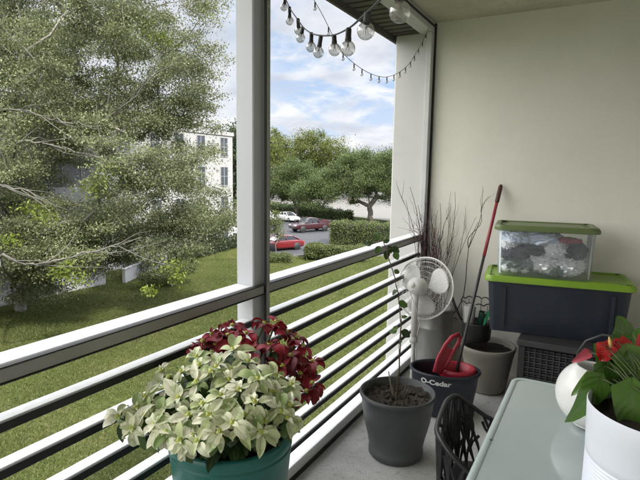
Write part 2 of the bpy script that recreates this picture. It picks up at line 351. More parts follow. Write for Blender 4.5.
# ------------------------------------------------------------------ leaves for pot plants
def leaf(b, base, d, n, L, W, droop=.3, fold=.15, prof='ovate', curl=0, twist=0, nl=7):
    """one curved leaf: base point, direction d, upper side normal n"""
    d = nrm(d); n = nrm(np.array(n)-(np.array(n)@d)*d); s = np.cross(d, n); vs = []; uv = []
    p = np.array(base, float)
    for i in range(nl+1):
        tt = i/nl
        if prof == 'ovate': w = math.sin(PI*min(1, tt**.75))**.85*(1-.25*tt)
        elif prof == 'heart': w = (1.0-.85*(tt)**1.6)*(min(1, (tt+.06)*6))**.6 if tt < 1 else 0
        else: w = math.sin(PI*tt**.6)**1.2
        if i in (0, nl): w = .02
        for j, u in enumerate((-1, -.5, 0, .5, 1)):
            off = s*u*w*W/2+n*(abs(u)*fold*w*W+curl*math.sin(6*tt+u*3)*w*W*.12)
            back = -d*abs(u)**1.5*W*.22*max(0, 1-tt*5) if prof == 'heart' else 0
            vs.append(p+off+back); uv.append((.5+u*.5, tt))
        ang = droop*(1.6*tt+.2)/nl*2
        d2 = d*math.cos(ang)-n*math.sin(ang); n = n*math.cos(ang)+d*math.sin(ang); d = d2
        if twist: s2 = s*math.cos(twist/nl)+n*math.sin(twist/nl); n = n*math.cos(twist/nl)-s*math.sin(twist/nl); s = s2
        p = p+d*L/nl
    fs = [(i*5+j, i*5+j+1, (i+1)*5+j+1, (i+1)*5+j) for i in range(nl) for j in range(4)]
    b.add(vs, fs, uv)
def frame_of(n):
    n = nrm(n); a = np.array([0, 0, 1.]) if abs(n[2]) < .9 else np.array([1., 0, 0]); u = nrm(np.cross(a, n)); return u, np.cross(n, u), n
M['white_bract'] = leafmat('white_bract', [(0, (.20, .30, .09)), (.14, (.5, .56, .28)), (.4, (.78, .79, .55)), (.8, (.86, .85, .66)), (1, (.88, .84, .7))], .5, .22, vein=((.36, .46, .18), .6), noisec=(34, (.30, .42, .14), .53, .7))
M['green_bract'] = leafmat('green_leaf', [(0, (.014, .038, .009)), (.6, (.03, .07, .016)), (1, (.09, .15, .035))], .42, .2, vein=((.12, .2, .06), .5))
M['red_bract'] = leafmat('red_bract', [(0, (.10, .004, .009)), (.5, (.20, .006, .014)), (.85, (.30, .01, .025)), (1, (.44, .05, .09))], .5, .2, vein=((.42, .04, .07), .45))
M['cyathia'] = mat('yellow_green_buds', (.45, .5, .1), .5, .3, 60)
M['stem'] = mat('green_stem', (.06, .09, .03), .6, .3, 30)
M['woodstem'] = mat('brown_stem', (.09, .06, .035), .8, .3, 30)
M['teal'] = mat('teal_plastic', (.012, .13, .11), .38, .12, 5, .12, 140, .0006, dirt=(.03, .16, .14), dscale=6, dlo=.55, dhi=.9)
PC = np.array([-1.012, 1.255]); RZ = .698; PR = .196
t = thing('potted_poinsettia', 'large teal pot with white and red poinsettias by the railing', 'potted plant', (PC[0], PC[1], .2)); org = (PC[0], PC[1], .2); poin = t
b = MB(); b.lathe([(.0, RZ-.40), (.155, RZ-.40), (.165, RZ-.385), (.198, RZ-.05), (.200, RZ-.042), (PR, RZ-.04), (PR+.004, RZ-.035), (PR+.004, RZ-.003), (PR, RZ), (PR-.012, RZ), (PR-.016, RZ-.005), (PR-.018, RZ-.06), (.0, RZ-.062)], (PC[0], PC[1], 0), 64)
pot = b.build('pot', M['teal'], t, True, org=org)
b = MB(); b.disc((PC[0], PC[1], RZ-.035), PR-.017, 48, jig=.012, rings=14); b.build('soil', M['soil'], t, True, org=org)
bw, bg, br, bs_ = MB(), MB(), MB(), MB(); BUDS = []
def head(b, c, n, size, nb, inner=5, green=0, prof='ovate', wide=1.0):
    u, v, n = frame_of(n); a0 = random.random()*6.28
    for i in range(nb):
        a = a0+i*2.4+random.uniform(-.25, .25); tl = random.uniform(-.25, .45)
        d = (math.cos(a)*u+math.sin(a)*v)*math.cos(tl)+n*math.sin(tl)
        L = size*random.uniform(.55, 1.15); leaf(b, np.array(c)+d*.008-n*.006*(i % 3), d, n+.2*np.array([0, 0, 1]), L, L*wide*random.uniform(.46, .66), random.uniform(.2, 1.5), random.uniform(.08, .34), prof, curl=random.uniform(-.6, .6), twist=random.uniform(-.4, .4))
    for i in range(inner):
        a = a0+i*2.1+.5; d = nrm((math.cos(a)*u+math.sin(a)*v)*.8+n*.7); L = size*random.uniform(.3, .5)
        leaf(b, np.array(c)+n*.004, d, n, L, L*.5, .3, .1, prof)
    for i in range(green):
        a = a0+i*1.9+.3; d = nrm(math.cos(a)*u+math.sin(a)*v-n*.35); L = size*random.uniform(.8, 1.15)
        leaf(bg, np.array(c)-n*.03, d, n, L, L*.55, random.uniform(.3, .8), .1, 'ovate')
    k = MB(); k.sphere((0, 0, 0), .0085, 14, 10, sz=.6); k.v = [tuple((np.array(c)+n*.006+(u*p[0]+v*p[1]+n*p[2])*(1+.55*mnoise.noise(Vector(p)*420))).tolist()) for p in k.v]; BUDS.append(k)
def stemto(c, n, r=.004, base=None):
    c = np.array(c); p0 = np.array([PC[0]+random.uniform(-.07, .07), PC[1]+random.uniform(-.07, .07), RZ-.04]) if base is None else base
    n = nrm(n); p3 = c-n*.01; p1 = p0+np.array([0, 0, .1]); p2 = p3-n*.1-np.array([0, 0, .03])
    pts = [(1-s)**3*p0+3*(1-s)**2*s*p1+3*(1-s)*s*s*p2+s**3*p3 for s in np.linspace(0, 1, 9)]
    bs_.tube(pts, [r*1.4-(r*.7)*s for s in np.linspace(0, 1, 9)], 6)
camd = lambda c: nrm(CAM-np.array(c))
white = [(122, 417, 1.50), (136, 428, 1.47), (152, 402, 1.55), (168, 388, 1.58), (185, 372, 1.6), (205, 364, 1.66), (222, 360, 1.68), (240, 350, 1.66), (165, 412, 1.5), (182, 398, 1.48),
         (200, 382, 1.5), (218, 372, 1.52), (238, 370, 1.55), (255, 362, 1.6), (262, 380, 1.5), (246, 390, 1.45), (228, 396, 1.42), (210, 404, 1.42), (192, 415, 1.42), (178, 428, 1.42),
         (222, 415, 1.38), (262, 402, 1.42), (278, 392, 1.5), (286, 410, 1.46), (272, 422, 1.42), (252, 415, 1.4), (282, 376, 1.56), (196, 436, 1.38), (207, 365, 1.56), (172, 378, 1.64), (289, 398, 1.53), (236, 380, 1.5)]
white += [(183, 440, 1.36), (205, 441, 1.34), (226, 432, 1.34), (246, 428, 1.36), (294, 418, 1.46), (268, 432, 1.38), (170, 432, 1.4)]
white += [(148, 415, 1.5), (140, 408, 1.53), (158, 425, 1.42), (298, 385, 1.55), (296, 405, 1.48)]
white += [(px+random.uniform(-9, 9), py+random.uniform(-8, 8), d+random.uniform(-.03, .03)) for px, py, d in white[2:]][::3]
for i, (px, py, d) in enumerate(white):
    c = at(px-(7 if px > 200 else 3), py, d); rad = np.array([c[0]-PC[0], c[1]-PC[1], .12]); n = nrm(nrm(rad)*.55+camd(c)*.65+np.array([0, 0, .45])+rng.normal(size=3)*.22)
    sz = random.uniform(.046, .068)*(1.2 if i < 2 else 1); head(bw, c, n, sz, random.choice((5, 6, 6)), 3, 3); stemto(c, n)
red = [(203, 342, 1.8), (216, 345, 1.8), (228, 336, 1.84), (306, 392, 1.74), (197, 348, 1.84), (212, 335, 1.88), (232, 326, 1.9), (276, 322, 1.9), (264, 324, 1.86), (246, 334, 1.84), (286, 332, 1.9), (222, 338, 1.84), (302, 346, 1.88), (270, 345, 1.78), (290, 356, 1.8), (313, 362, 1.84), (206, 345, 1.86), (300, 374, 1.78), (252, 350, 1.76), (312, 384, 1.76), (282, 366, 1.74), (234, 344, 1.8), (296, 338, 1.9)]
for i, (px, py, d) in enumerate(red):
    c = at(px, py, d); rad = np.array([c[0]-PC[0], c[1]-PC[1], .15]); n = nrm(nrm(rad)*.3+camd(c)*.45+np.array([0, 0, .6])+rng.normal(size=3)*.3)
    head(br, c, n, random.uniform(.058, .078), random.choice((6, 7, 8)), 3, 1 if i > 9 else 0, 'ovate', 1.12); stemto(c, n, .005)
for i in range(150):             # leafy green filling under the heads
    a = random.uniform(0, 6.28); rr = .17*math.sqrt(random.random()); p = np.array([PC[0]+rr*math.cos(a), PC[1]+rr*math.sin(a), RZ+random.uniform(.0, .17)])
    d = nrm([math.cos(a), math.sin(a), random.uniform(-.3, .3)]); L = random.uniform(.05, .09); leaf(bg, p, d, (0, 0, 1), L, L*.55, random.uniform(.3, .9), .1)
bs_.build('stem', M['stem'], t, True, org=org); bg.build('green_leaves', M['green_bract'], t, True, org=org)
bw.build('white_bracts', M['white_bract'], t, True, org=org); br.build('red_bracts', M['red_bract'], t, True, org=org)
for k in BUDS: k.build('flower_centre', M['cyathia'], t, True, org=org)
# the black wire stand that carries the teal pot
t = thing('plant_stand', 'black round metal stand under the teal poinsettia pot', 'plant stand', (PC[0], PC[1], 0)); org = (PC[0], PC[1], 0)
M['blackmetal'] = mat('black_metal', (.02, .02, .021), .4, .1, 5, .05)
b = MB(); b.lathe([(0, .225), (.17, .225), (.175, .235), (.175, .245), (.17, .252), (0, .252)], (PC[0], PC[1], 0), 40); b.build('stand_top', M['blackmetal'], t, True, org=org)
for kk in range(4):
    a = PI/4+kk*PI/2; b = MB(); b.tube([(PC[0]+.14*math.cos(a), PC[1]+.14*math.sin(a), .224), (PC[0]+.17*math.cos(a), PC[1]+.17*math.sin(a), 0)], .009, 8); b.build('leg', M['blackmetal'], t, True, org=org)

# ------------------------------------------------------------------ dark grey pot with climbing stem
M['charcoal'] = mat('charcoal_plastic', (.055, .062, .065), .5, .12, 4, .15, 200, .0008, dirt=(.09, .095, .095), dscale=5, dlo=.5, dhi=.9)
GP = np.array([-.905, 2.555])
t = thing('potted_vine', 'charcoal plastic pot with a thin climbing vine on the concrete floor', 'potted plant', (*GP, 0)); org = (*GP, 0)
b = MB(); b.lathe([(0, .002), (.142, .002), (.15, .012), (.150, .045), (.146, .05), (.16, .12), (.180, .2), (.192, .28), (.196, .335), (.205, .34), (.208, .347), (.206, .36), (.199, .363), (.190, .358), (.186, .30), (0, .30)], (*GP, 0), 64)
b.build('pot', M['charcoal'], t, True, org=org)
b = MB(); b.disc((*GP, .325), .188, 56, jig=.02, rings=16); so = b
for i in range(60):
    a = random.uniform(0, 6.28); rr = .17*math.sqrt(random.random()); b.sphere((GP[0]+rr*math.cos(a), GP[1]+rr*math.sin(a), .328), random.uniform(.004, .012), 7, 5, sx=random.uniform(.7, 1.4), sz=.6)
M['chips'] = mat('soil_chips', (.16, .13, .09), .9, .6, 30, .4); b.build('soil', mat('bark_chip_soil', (.045, .034, .025), .95, .7, 70, .8, 220, .006), t, True, org=org)
b = MB(); top = on(383, 240, 1, 2.5); low = np.array([GP[0], GP[1], .32])
mids = [on(400, 350, 1, 2.55), on(401, 325, 1, 2.55), on(399, 300, 1, 2.54), on(394, 275, 1, 2.53), on(388, 255, 1, 2.51)]
spts = [low]+mids+[top]
fine = []
for i in range(len(spts)-1):
    for s in np.linspace(0, 1, 6)[:-1]: fine.append(spts[i]*(1-s)+spts[i+1]*s+rng.normal(size=3)*.002)
fine.append(top); b.tube(fine, [.0038-.0018*i/len(fine) for i in range(len(fine))], 6)
tip2 = on(391, 248, 1, 2.48); b.tube([fine[-6], on(386, 251, 1, 2.5), tip2], .0016, 5); tip3 = on(374, 243, 1, 2.52); b.tube([top, tip3], .0014, 5)
b.tube([(GP[0]+.02, GP[1]-.01, .3), on(399, 345, 1, 2.55), on(402, 315, 1, 2.56)], .002, 5)
b.build('vine_stem', M['woodstem'], t, True, org=org)
b = MB(); M['vineleaf'] = leafmat('vine_leaf', [(0, (.02, .04, .012)), (.7, (.035, .07, .018)), (1, (.1, .19, .04))], .4, .2, vein=((.08, .12, .04), .3))
for (px, py, dx, dy, L) in [(372, 243, -1, .2, .045), (380, 246, -.5, 1, .055), (386, 250, .2, 1.2, .06), (391, 248, 1, .4, .06), (394, 252, .6, 1, .055), (378, 240, -.3, -1, .05), (398, 303, 1, .2, .065), (401, 331, 1, .5, .07), (397, 331, -1, .1, .045), (402, 318, .8, -.4, .035), (398, 327, -1, .5, .04), (397, 290, -1, .8, .04), (394, 270, 1, .6, .04), (384, 243, .8, -.6, .04), (388, 246, .4, .6, .05), (402, 340, -1, 1, .03)]:
    p = on(px, py, 1, 2.53); d = cX*dx*.0+RM[:, 0]*dx-(-RM[:, 1])*dy; leaf(b, p, d, camd(p)+np.array([0, 0, .4])+rng.normal(size=3)*.3, L, L*.72, .5, .08)
b.build('vine_leaves', M['vineleaf'], t, True, org=org)
b = MB(); 
for i in range(6):
    a = random.uniform(0, 6.28); b.tube([(GP[0]+.03*math.cos(a), GP[1]+.03*math.sin(a), .32), (GP[0]+.06*math.cos(a), GP[1]+.06*math.sin(a), .38+.02*i)], .003, 5)
b.build('cut_stem', M['chips'], t, True, org=org)

# ------------------------------------------------------------------ mop bucket, mop
M['navy'] = mat('navy_plastic', (.017, .022, .036), .4, .1, 6, .1, 150, .0006, dirt=(.045, .048, .055), dscale=7, dlo=.55, dhi=.85)
M['redplastic'] = mat('red_plastic', (.30, .012, .03), .38, .1, 8, .1, 100, .0006)
BKT = np.array([-.815, 3.19]); ba = math.radians(15)
t = thing('mop_bucket', 'navy mop bucket with red wringer on the floor behind the charcoal pot', 'mop bucket', (*BKT, 0), ba)
SXB, SYB = 1.0, .72
b = MB(); b.lathe([(0, .005), (.165, .005), (.178, .02), (.205, .20), (.212, .275), (.224, .28), (.227, .288), (.224, .296), (.208, .296), (.203, .28), (.17, .04), (0, .035)], (0, 0, 0), 64, SXB, SYB); b.build('bucket', M['navy'], t, True)
b = MB(); b.lathe([(.112, .26), (.122, .295), (.118, .309), (.106, .314), (.092, .305), (.08, .25), (.06, .17)], (.075, 0, 0), 40, 1, .98); b.build('wringer', M['redplastic'], t, True)
b = MB()
for kk in range(12):
    a = kk*PI/6; b.tube([(.075+.07*math.cos(a), .07*math.sin(a), .255), (.075+.05*math.cos(a), .05*math.sin(a), .16)], .005, 5)
b.lathe([(.0, .165), (.05, .165), (.052, .15), (0, .15)], (.075, 0, 0), 20); b.build('wringer_basket', M['redplastic'], t, True)
# handle: flat red arm rising from the bucket's left rim to the upper right
b = MB()
Rloc = np.array([[math.cos(-ba), -math.sin(-ba), 0], [math.sin(-ba), math.cos(-ba), 0], [0, 0, 1]])
def toB(p): return Rloc@(np.array(p)-np.array([*BKT, 0]))
hA = [toB(on(434, 372, 1, 3.02)), toB(on(438, 358, 1, 3.07)), toB(on(445, 345, 1, 3.12)), toB(on(452, 337, 1, 3.16)), toB(on(459, 334, 1, 3.2))]
hB = [toB(on(440, 374, 1, 3.08)), toB(on(448, 362, 1, 3.12)), toB(on(454, 350, 1, 3.16)), toB(on(459, 342, 1, 3.19)), toB(on(460, 336, 1, 3.21))]
b.tube(hA, [.012, .012, .012, .014, .012], 8); b.tube(hB, [.010, .010, .011, .013, .011], 8)
for i in range(2): b.add([hA[i], hA[i+1], hB[i+1], hB[i]], [(0, 1, 2, 3)])
b.build('handle', M['redplastic'], t, True)
def text_mesh(txt, size, ext=.0006, bold=.0):
    cu = bpy.data.curves.new('lettering', 'FONT'); cu.body = txt; cu.size = size; cu.extrude = ext; cu.offset = bold; cu.align_x = 'CENTER'; cu.resolution_u = 6
    o = bpy.data.objects.new('lettering', cu); C.objects.link(o); dg = bpy.context.evaluated_depsgraph_get(); dg.update()
    me = bpy.data.meshes.new_from_object(o.evaluated_get(dg)); bpy.data.objects.remove(o); return me
me = text_mesh('O-Cedar', .043, .0006, .0014)
phi0 = math.radians(254); zc = .232
for v in me.vertices:
    x, y_, z_ = v.co; rr = .205+(zc+y_-.2)*.09+.0012+z_; ph = phi0+x/.165
    v.co = (rr*SXB*math.cos(ph), rr*SYB*math.sin(ph), zc+y_)
M['logo'] = mat('white_print', (.75, .75, .77), .5, .03, 3, 0); link('logo_lettering', me, M['logo'], t)
mtop = on(501, 185, 1, 4.02); mbot = np.array([-.765, 3.22, .17])
t = thing('mop', 'mop with red and black handle standing in the navy bucket', 'mop', tuple(mbot)); org = tuple(mbot)
L_ = lambda s: mbot+(mtop-mbot)*s
b = MB(); b.tube([L_(.03), L_(.3), L_(.62)], .0105, 10); b.build('lower_pole', mat('dark_pole', (.03, .03, .032), .35, .1), t, True, org=org)
b = MB(); b.tube([L_(.615), L_(.8), L_(.94)], .012, 10); b.build('upper_pole', mat('red_pole', (.24, .02, .03), .35, .12), t, True, org=org)
b = MB(); b.tube([L_(.90), L_(.91), L_(.99), L_(1.0)], [.012, .016, .016, .010], 12); b.build('grip', mat('worn_grip', (.07, .02, .02), .6, .2, 30), t, True, org=org)
b = MB(); b.lathe([(0, .02), (.03, .02), (.05, 0), (.05, -.012), (0, -.012)], tuple(mbot), 20); b.build('mop_plate', M['redplastic'], t, True, org=org)
b = MB()
for i in range(40):
    a = i*PI/20; r0 = .03+.015*random.random(); b.tube([mbot+[r0*math.cos(a), r0*math.sin(a), -.01], mbot+[(r0+.015)*math.cos(a), (r0+.015)*math.sin(a), -.02], mbot+[(r0+.005)*math.cos(a+.2), (r0+.005)*math.sin(a+.2), -.04-.06*random.random()]], .004, 5)
b.build('mop_strings', mat('mop_cotton', (.5, .48, .44), .9, .2, 40), t, True, org=org)

# ------------------------------------------------------------------ tan planter + black scalloped pot
M['tan'] = mat('taupe_plastic', (.27, .255, .215), .55, .07, 4, .15, 120, .0008, dirt=(.16, .15, .12), dscale=4, dlo=.6, dhi=.85)
TP = np.array([-.645, 3.71])
t = thing('taupe_planter', 'round taupe planter standing on the floor behind the mop bucket', 'planter', (*TP, 0)); org = (*TP, 0)
b = MB(); b.lathe([(0, .004), (.125, .004), (.135, .02), (.15, .12), (.168, .24), (.176, .30), (.179, .303), (.182, .335), (.188, .342), (.192, .37), (.190, .378), (.178, .378), (.172, .36), (.165, .3), (0, .3)], (*TP, 0), 56); b.v = [(v[0], v[1], v[2]*.88) for v in b.v]; b.build('pot', M['tan'], t, True, org=org)
b = MB(); b.disc((*TP, .295), .172, 40, jig=.012); b.build('soil', M['soil'], t, True, org=org)
M['blackplastic'] = mat('black_plastic', (.018, .018, .019), .5, .2, 6, .2, 100, .001)
SPT = np.array([-.73, 3.70])
t = thing('black_basket', 'black scalloped wire basket resting in the taupe planter by the tote', 'basket', (*SPT, .38)); org = (*SPT, .38)
b = MB(); b.lathe([(0, .386), (.085, .386), (.098, .40), (.104, .50), (.110, .515), (.110, .522), (.104, .524), (.098, .515), (.09, .42), (0, .42)], (*SPT, 0), 48); b.build('basket_base', M['blackplastic'], t, True, org=org)
b = MB(); n_ = 96; b.tube([(SPT[0]+.118*math.cos(2*PI*k/n_), SPT[1]+.118*math.sin(2*PI*k/n_), .665+.014*abs(math.sin(k*PI/8))) for k in range(n_+1)], .0042, 6, False)
b.build('scalloped_rim', M['blackplastic'], t, True, org=org)
b = MB()
for k in range(8): a = k*PI/4; b.tube([(SPT[0]+.107*math.cos(a), SPT[1]+.107*math.sin(a), .51), (SPT[0]+.117*math.cos(a), SPT[1]+.117*math.sin(a), .668)], .0022, 5)
b.build('wire_side', M['blackplastic'], t, True, org=org)
b = MB(); b.disc((*SPT, .500), .097, 32, jig=.01); b.build('soil', M['soil'], t, True, org=org); t.location[2] -= .03
for nm, lab, dx, dy, r, h, mm in [('plastic_cup', 'white plastic cup standing inside the black wire basket', -.048, -.05, .046, .14, mat('milky_plastic', (.8, .8, .78), .4, .05)),
                                ('plastic_cup', 'dark green cup leaning inside the black wire basket', .03, -.035, .032, .10, mat('dark_green_plastic', (.02, .06, .045), .4, .1))]:
    p = (SPT[0]+dx, SPT[1]+dy, .515); b = MB(); b.lathe([(0, 0), (r*.8, 0), (r, h), (r*1.05, h+.003), (r*.94, h), (r*.75, .004), (0, .004)], (0, 0, 0), 24); o = b.build(nm, mm, None, True); o.location = p; tag(o, lab, 'cup')
    o.location[2] = .475
    if 'green' in lab: o.rotation_euler = (0, .2, 0)
b = MB(); b.obox((0, 0, .05), (nrm([1, 0, .0]), nrm([0, 1, 0]), nrm([0, 0, 1])), .011, .003, .055); b.obox((0, 0, -.02), (nrm([1, 0, 0]), nrm([0, 1, 0]), nrm([0, 0, 1])), .006, .002, .03)
o = b.build('plant_label', mat('bright_green_plastic', (.03, .3, .12), .4, .1)); o.location = (SPT[0]+.07, SPT[1]-.055, .525); o.rotation_euler = (.1, .35, 0); tag(o, 'bright green plastic stake stuck in the black wire basket', 'plant label')
b = MB(); 
tr = thing('hand_trowel', 'black handled tool leaning out of the left side of the black wire basket', 'trowel', (SPT[0]-.1, SPT[1]-.02, .5))
b.tube([(-.0, 0, -.02), (-.05, .0, .07), (-.085, .0, .15)], [.008, .010, .012], 8); b.build('grip', M['blackplastic'], tr, True)
b = MB(); b.tube([(.03, 0, -.0), (-.0, 0, -.02)], .004, 6); b.sphere((.04, 0, -.0), .022, 10, 6, sz=.4); b.build('blade', M['blackmetal'], tr, True)

# ------------------------------------------------------------------ galvanised can with dry twigs
M['galv'] = mat('galvanised_metal', (.26, .26, .25), .42, .22, 5, .25, 40, .002, metal=.55, dirt=(.2, .2, .19), dscale=4, dlo=.5, dhi=.8, stretch=(1, 1, .35))
GC = np.array([-1.09, 3.86])
t = thing('galvanised_can', 'tall galvanised metal can holding bare twigs behind the white fan', 'can', (*GC, 0)); org = (*GC, 0)
b = MB(); b.lathe([(0, .004), (.125, .004), (.13, .01), (.132, .05), (.136, .055), (.134, .06), (.142, .36), (.147, .366), (.143, .372), (.146, .50), (.151, .506), (.151, .514), (.146, .518), (.14, .51), (.125, .1), (0, .1)], (*GC, 0), 56); b.build('can_body', M['galv'], t, True, org=org)
for sgn in (-1, 1):
    b = MB(); b.tube([(GC[0]+sgn*.145, GC[1]-.03, .44), (GC[0]+sgn*.175, GC[1]-.03, .43), (GC[0]+sgn*.175, GC[1]+.03, .43), (GC[0]+sgn*.145, GC[1]+.03, .44)], .005, 6); b.build('handle', M['galv'], t, True, org=org)
def twig(p0, p1, r, wob, depth=0):
    n = 12; p0 = np.array(p0); p1 = np.array(p1); a = rng.normal(size=3)*wob; a2 = rng.normal(size=3)*wob*.5
    pts = [p0+(p1-p0)*s+a*math.sin(PI*s)+a2*math.sin(3*PI*s) for s in np.linspace(0, 1, n)]
    for q in pts: q[1] = min(q[1], YW-.012); q[0] = max(q[0], -1.215) if q[2] < 1.1 else q[0]
    b.tube(pts, [r*(1-.7*s) for s in np.linspace(0, 1, n)], 5)
    if depth < 2:
        for k in range(random.choice((1, 2, 2))):
            i = random.randint(4, 9); d = nrm(p1-p0+rng.normal(size=3)*.2*np.linalg.norm(p1-p0)); twig(pts[i], pts[i]+d*np.linalg.norm(p1-p0)*random.uniform(.25, .45), r*.55, wob*.5, depth+1)
b = MB(); base = [GC[0], GC[1], .12]
def bs0(): return [GC[0]+random.uniform(-.05, .05), GC[1]+random.uniform(-.05, .03), .12]
for (px, py, y_) in [(420, 230, 3.85), (428, 240, 3.85), (436, 228, 3.9), (430, 226, 3.95), (424, 222, 3.88), (442, 250, 3.9), (406, 200, 3.8), (410, 187, 3.85), (418, 205, 3.9), (425, 212, 3.9), (432, 208, 3.95), (455, 192, 4.0), (440, 203, 3.98), (436, 215, 3.95), (428, 220, 3.9), (445, 222, 3.9), (422, 225, 3.9), (434, 228, 3.85), (476, 217, 3.97), (478, 222, 3.9), (414, 222, 3.85), (430, 200, 3.9), (450, 245, 3.9), (440, 235, 3.9), (426, 235, 3.85), (432, 238, 3.9)]:
    twig(bs0(), on(px, py, 1, y_), random.uniform(.004, .0065), .035)
b.build('twigs', mat('purple_brown_twigs', (.065, .03, .032), .7, .35, 20), t, True, org=org)
t['label'] = 'tall galvanised metal can holding bare purple twigs behind the white fan'

# ------------------------------------------------------------------ white pedestal fan
M['fanwhite'] = mat('fan_plastic', (.62, .62, .60), .45, .05, 5, .08, 90, .0005, dirt=(.4, .39, .36), dscale=8, dlo=.6, dhi=.85)
FC = on(424, 288, 1, 3.52); fr, fu, ff = RM[:, 0], -RM[:, 1], RM[:, 2]
ax = nrm(ff*.82+fr*.66+np.array([0, 0, -.2])); mot = FC-ax*.13
t = thing('pedestal_fan', 'white pedestal fan turned to face the corner beside the railing', 'fan', (mot[0], mot[1], 0)); org = (mot[0], mot[1], 0)
u, v, w = frame_of(ax); Mx = np.array([u, v, w]).T; CR = .222
b = MB()
for side in (-1, 1):
    for rr in (.05, .085, .12, .155, .19, .212): 
        h = side*.055*(1-(rr/CR)**2.5)
        pts = [FC+Mx@np.array([rr*math.cos(a), rr*math.sin(a), h]) for a in np.linspace(0, 2*PI, 41)]; b.tube(pts, .0011, 4, False)
for side, nm in ((-1, 'rear_guard'), (1, 'front_guard')):
    for kk in range(54):
        a = 2*PI*kk/54; pts = [FC+Mx@np.array([rr*math.cos(a+side*(rr-.04)*1.4), rr*math.sin(a+side*(rr-.04)*1.4), side*.055*(1-(rr/CR)**2.5)]) for rr in (.045, .09, .14, .185, CR)]; b.tube(pts, .0010, 3, False)
b.build('guard_wires', M['fanwhite'], t, True, org=org)
b = MB(); pts = [FC+Mx@np.array([CR*math.cos(a), CR*math.sin(a), 0]) for a in np.linspace(0, 2*PI, 61)]; b.tube(pts, .0055, 8, False); b.build('guard_ring', M['fanwhite'], t, True, org=org)
for side in (1,):
    b = MB(); b.lathe([(0, .062), (.045, .06), (.052, .05), (.05, .045)], FC, 28, M=Mx); b.build('front_badge', M['fanwhite'], t, True, org=org)
b = MB(); b.lathe([(.0, -.175), (.03, -.173), (.052, -.16), (.062, -.13), (.064, -.08), (.058, -.058), (.0, -.055)], FC, 32, M=Mx); b.lathe([(.0, -.19), (.014, -.189), (.018, -.18), (.018, -.17)], FC, 20, M=Mx); b.build('motor_housing', M['fanwhite'], t, True, org=org)
for kk in range(3):
    b = MB(); vs = []; nr = 9; na = 11
    for i in range(nr):
        rr = .04+(.195-.04)*i/(nr-1)
        for j in range(na):
            s = j/(na-1)-.5; wd = (1.35 if i < nr-1 else 1.0)*(.75+.35*math.sin(PI*i/(nr-1))); a = kk*2*PI/3+.5+s*wd
            vs.append(FC+Mx@np.array([rr*math.cos(a), rr*math.sin(a), -s*.05]))
    b.add(vs, [(i*na+j, i*na+j+1, (i+1)*na+j+1, (i+1)*na+j) for i in range(nr-1) for j in range(na-1)]); o = b.build('fan_blade', M['fanwhite'], t, True, org=org); so_ = o.modifiers.new('thick', 'SOLIDIFY'); so_.thickness = .002
b = MB(); b.lathe([(0, -.02), (.035, -.02), (.04, .0), (.035, .03), (0, .035)], FC, 24, M=Mx); b.build('blade_hub', M['fanwhite'], t, True, org=org)
mb = mot
b = MB(); b.tube([(mb[0], mb[1], mb[2]-.05), (mb[0], mb[1], mb[2]-.12), (mb[0], mb[1], .38)], [.026, .022, .022], 16); b.build('neck_tube', M['fanwhite'], t, True, org=org)
b = MB(); b.tube([(mb[0], mb[1], .40), (mb[0], mb[1], .36)], [.027, .03], 16); b.build('height_collar', M['fanwhite'], t, True, org=org)
b = MB(); b.tube([(mb[0], mb[1], .37), (mb[0], mb[1], .02)], .0145, 12); b.build('lower_pole', M['fanwhite'], t, True, org=org)
b = MB(); b.lathe([(0, .035), (.03, .034), (.1, .02), (.15, .012), (.155, .003), (0, .003)], (mb[0], mb[1], 0), 40); b.build('base', M['fanwhite'], t, True, org=org)
b = MB(); cpts = [mb+[0, 0, -.03], mb-ax*.09+[0, 0, -.05], mb+[.03, -.06, -.14], mb+[.05, -.03, -.26], mb+[.02, .0, -.36], (mb[0]+.03, mb[1]+.02, .02)]
cc = []
for i in range(len(cpts)-1):
    for s in np.linspace(0, 1, 5)[:-1]: cc.append(np.array(cpts[i])*(1-s)+np.array(cpts[i+1])*s)
b.tube(cc, .0028, 6); b.build('power_cord', M['fanwhite'], t, True, org=org)

# ------------------------------------------------------------------ bench and storage totes
M['wicker'] = mat('black_wicker', (.011, .011, .012), .6, .3, 40, .6, 90, .006)
M['slab'] = mat('dark_resin_slab', (.03, .03, .032), .55, .12, 6, .2, 90, .001)
BX0, BX1, BY0, BY1 = -.405, .48, 3.32, 3.93
t = thing('storage_bench', 'low black wicker bench carrying the two storage totes', 'bench', (-.07, 3.6, 0)); org = (-.07, 3.6, 0)
b = MB(); b.box(BX0, BX1, BY0, BY1, .483, .523, .006); b.build('bench_top', M['slab'], t, org=org)
b = MB()
for i in range(26):
    z = .05+i*.0166; b.tube([(BX0+.03, BY0+.02+.004*(i % 2), z), (BX1-.03, BY0+.02+.004*(i % 2), z)], .0075, 6)
    b.tube([(BX0+.02+.004*(i % 2), BY0+.02, z), (BX0+.02+.004*(i % 2), BY1-.03, z)], .0075, 6)
for i in range(24):
    x = BX0+.04+i*(BX1-BX0-.08)/23; b.tube([(x, BY0+.017, .05), (x, BY0+.017, .482)], .005, 6)
for i in range(15):
    y_ = BY0+.04+i*(BY1-BY0-.08)/14; b.tube([(BX0+.017, y_, .05), (BX0+.017, y_, .482)], .005, 6)
b.box(BX0+.035, BX1-.03, BY0+.035, BY1-.03, .05, .482); b.build('woven_side', M['wicker'], t, True, org=org)
for x in (BX0+.03, BX1-.03):
    for y_ in (BY0+.03, BY1-.03):
        b = MB(); b.box(x-.02, x+.02, y_-.02, y_+.02, 0, .482, .003); b.build('leg', M['blackmetal'], t, org=org)
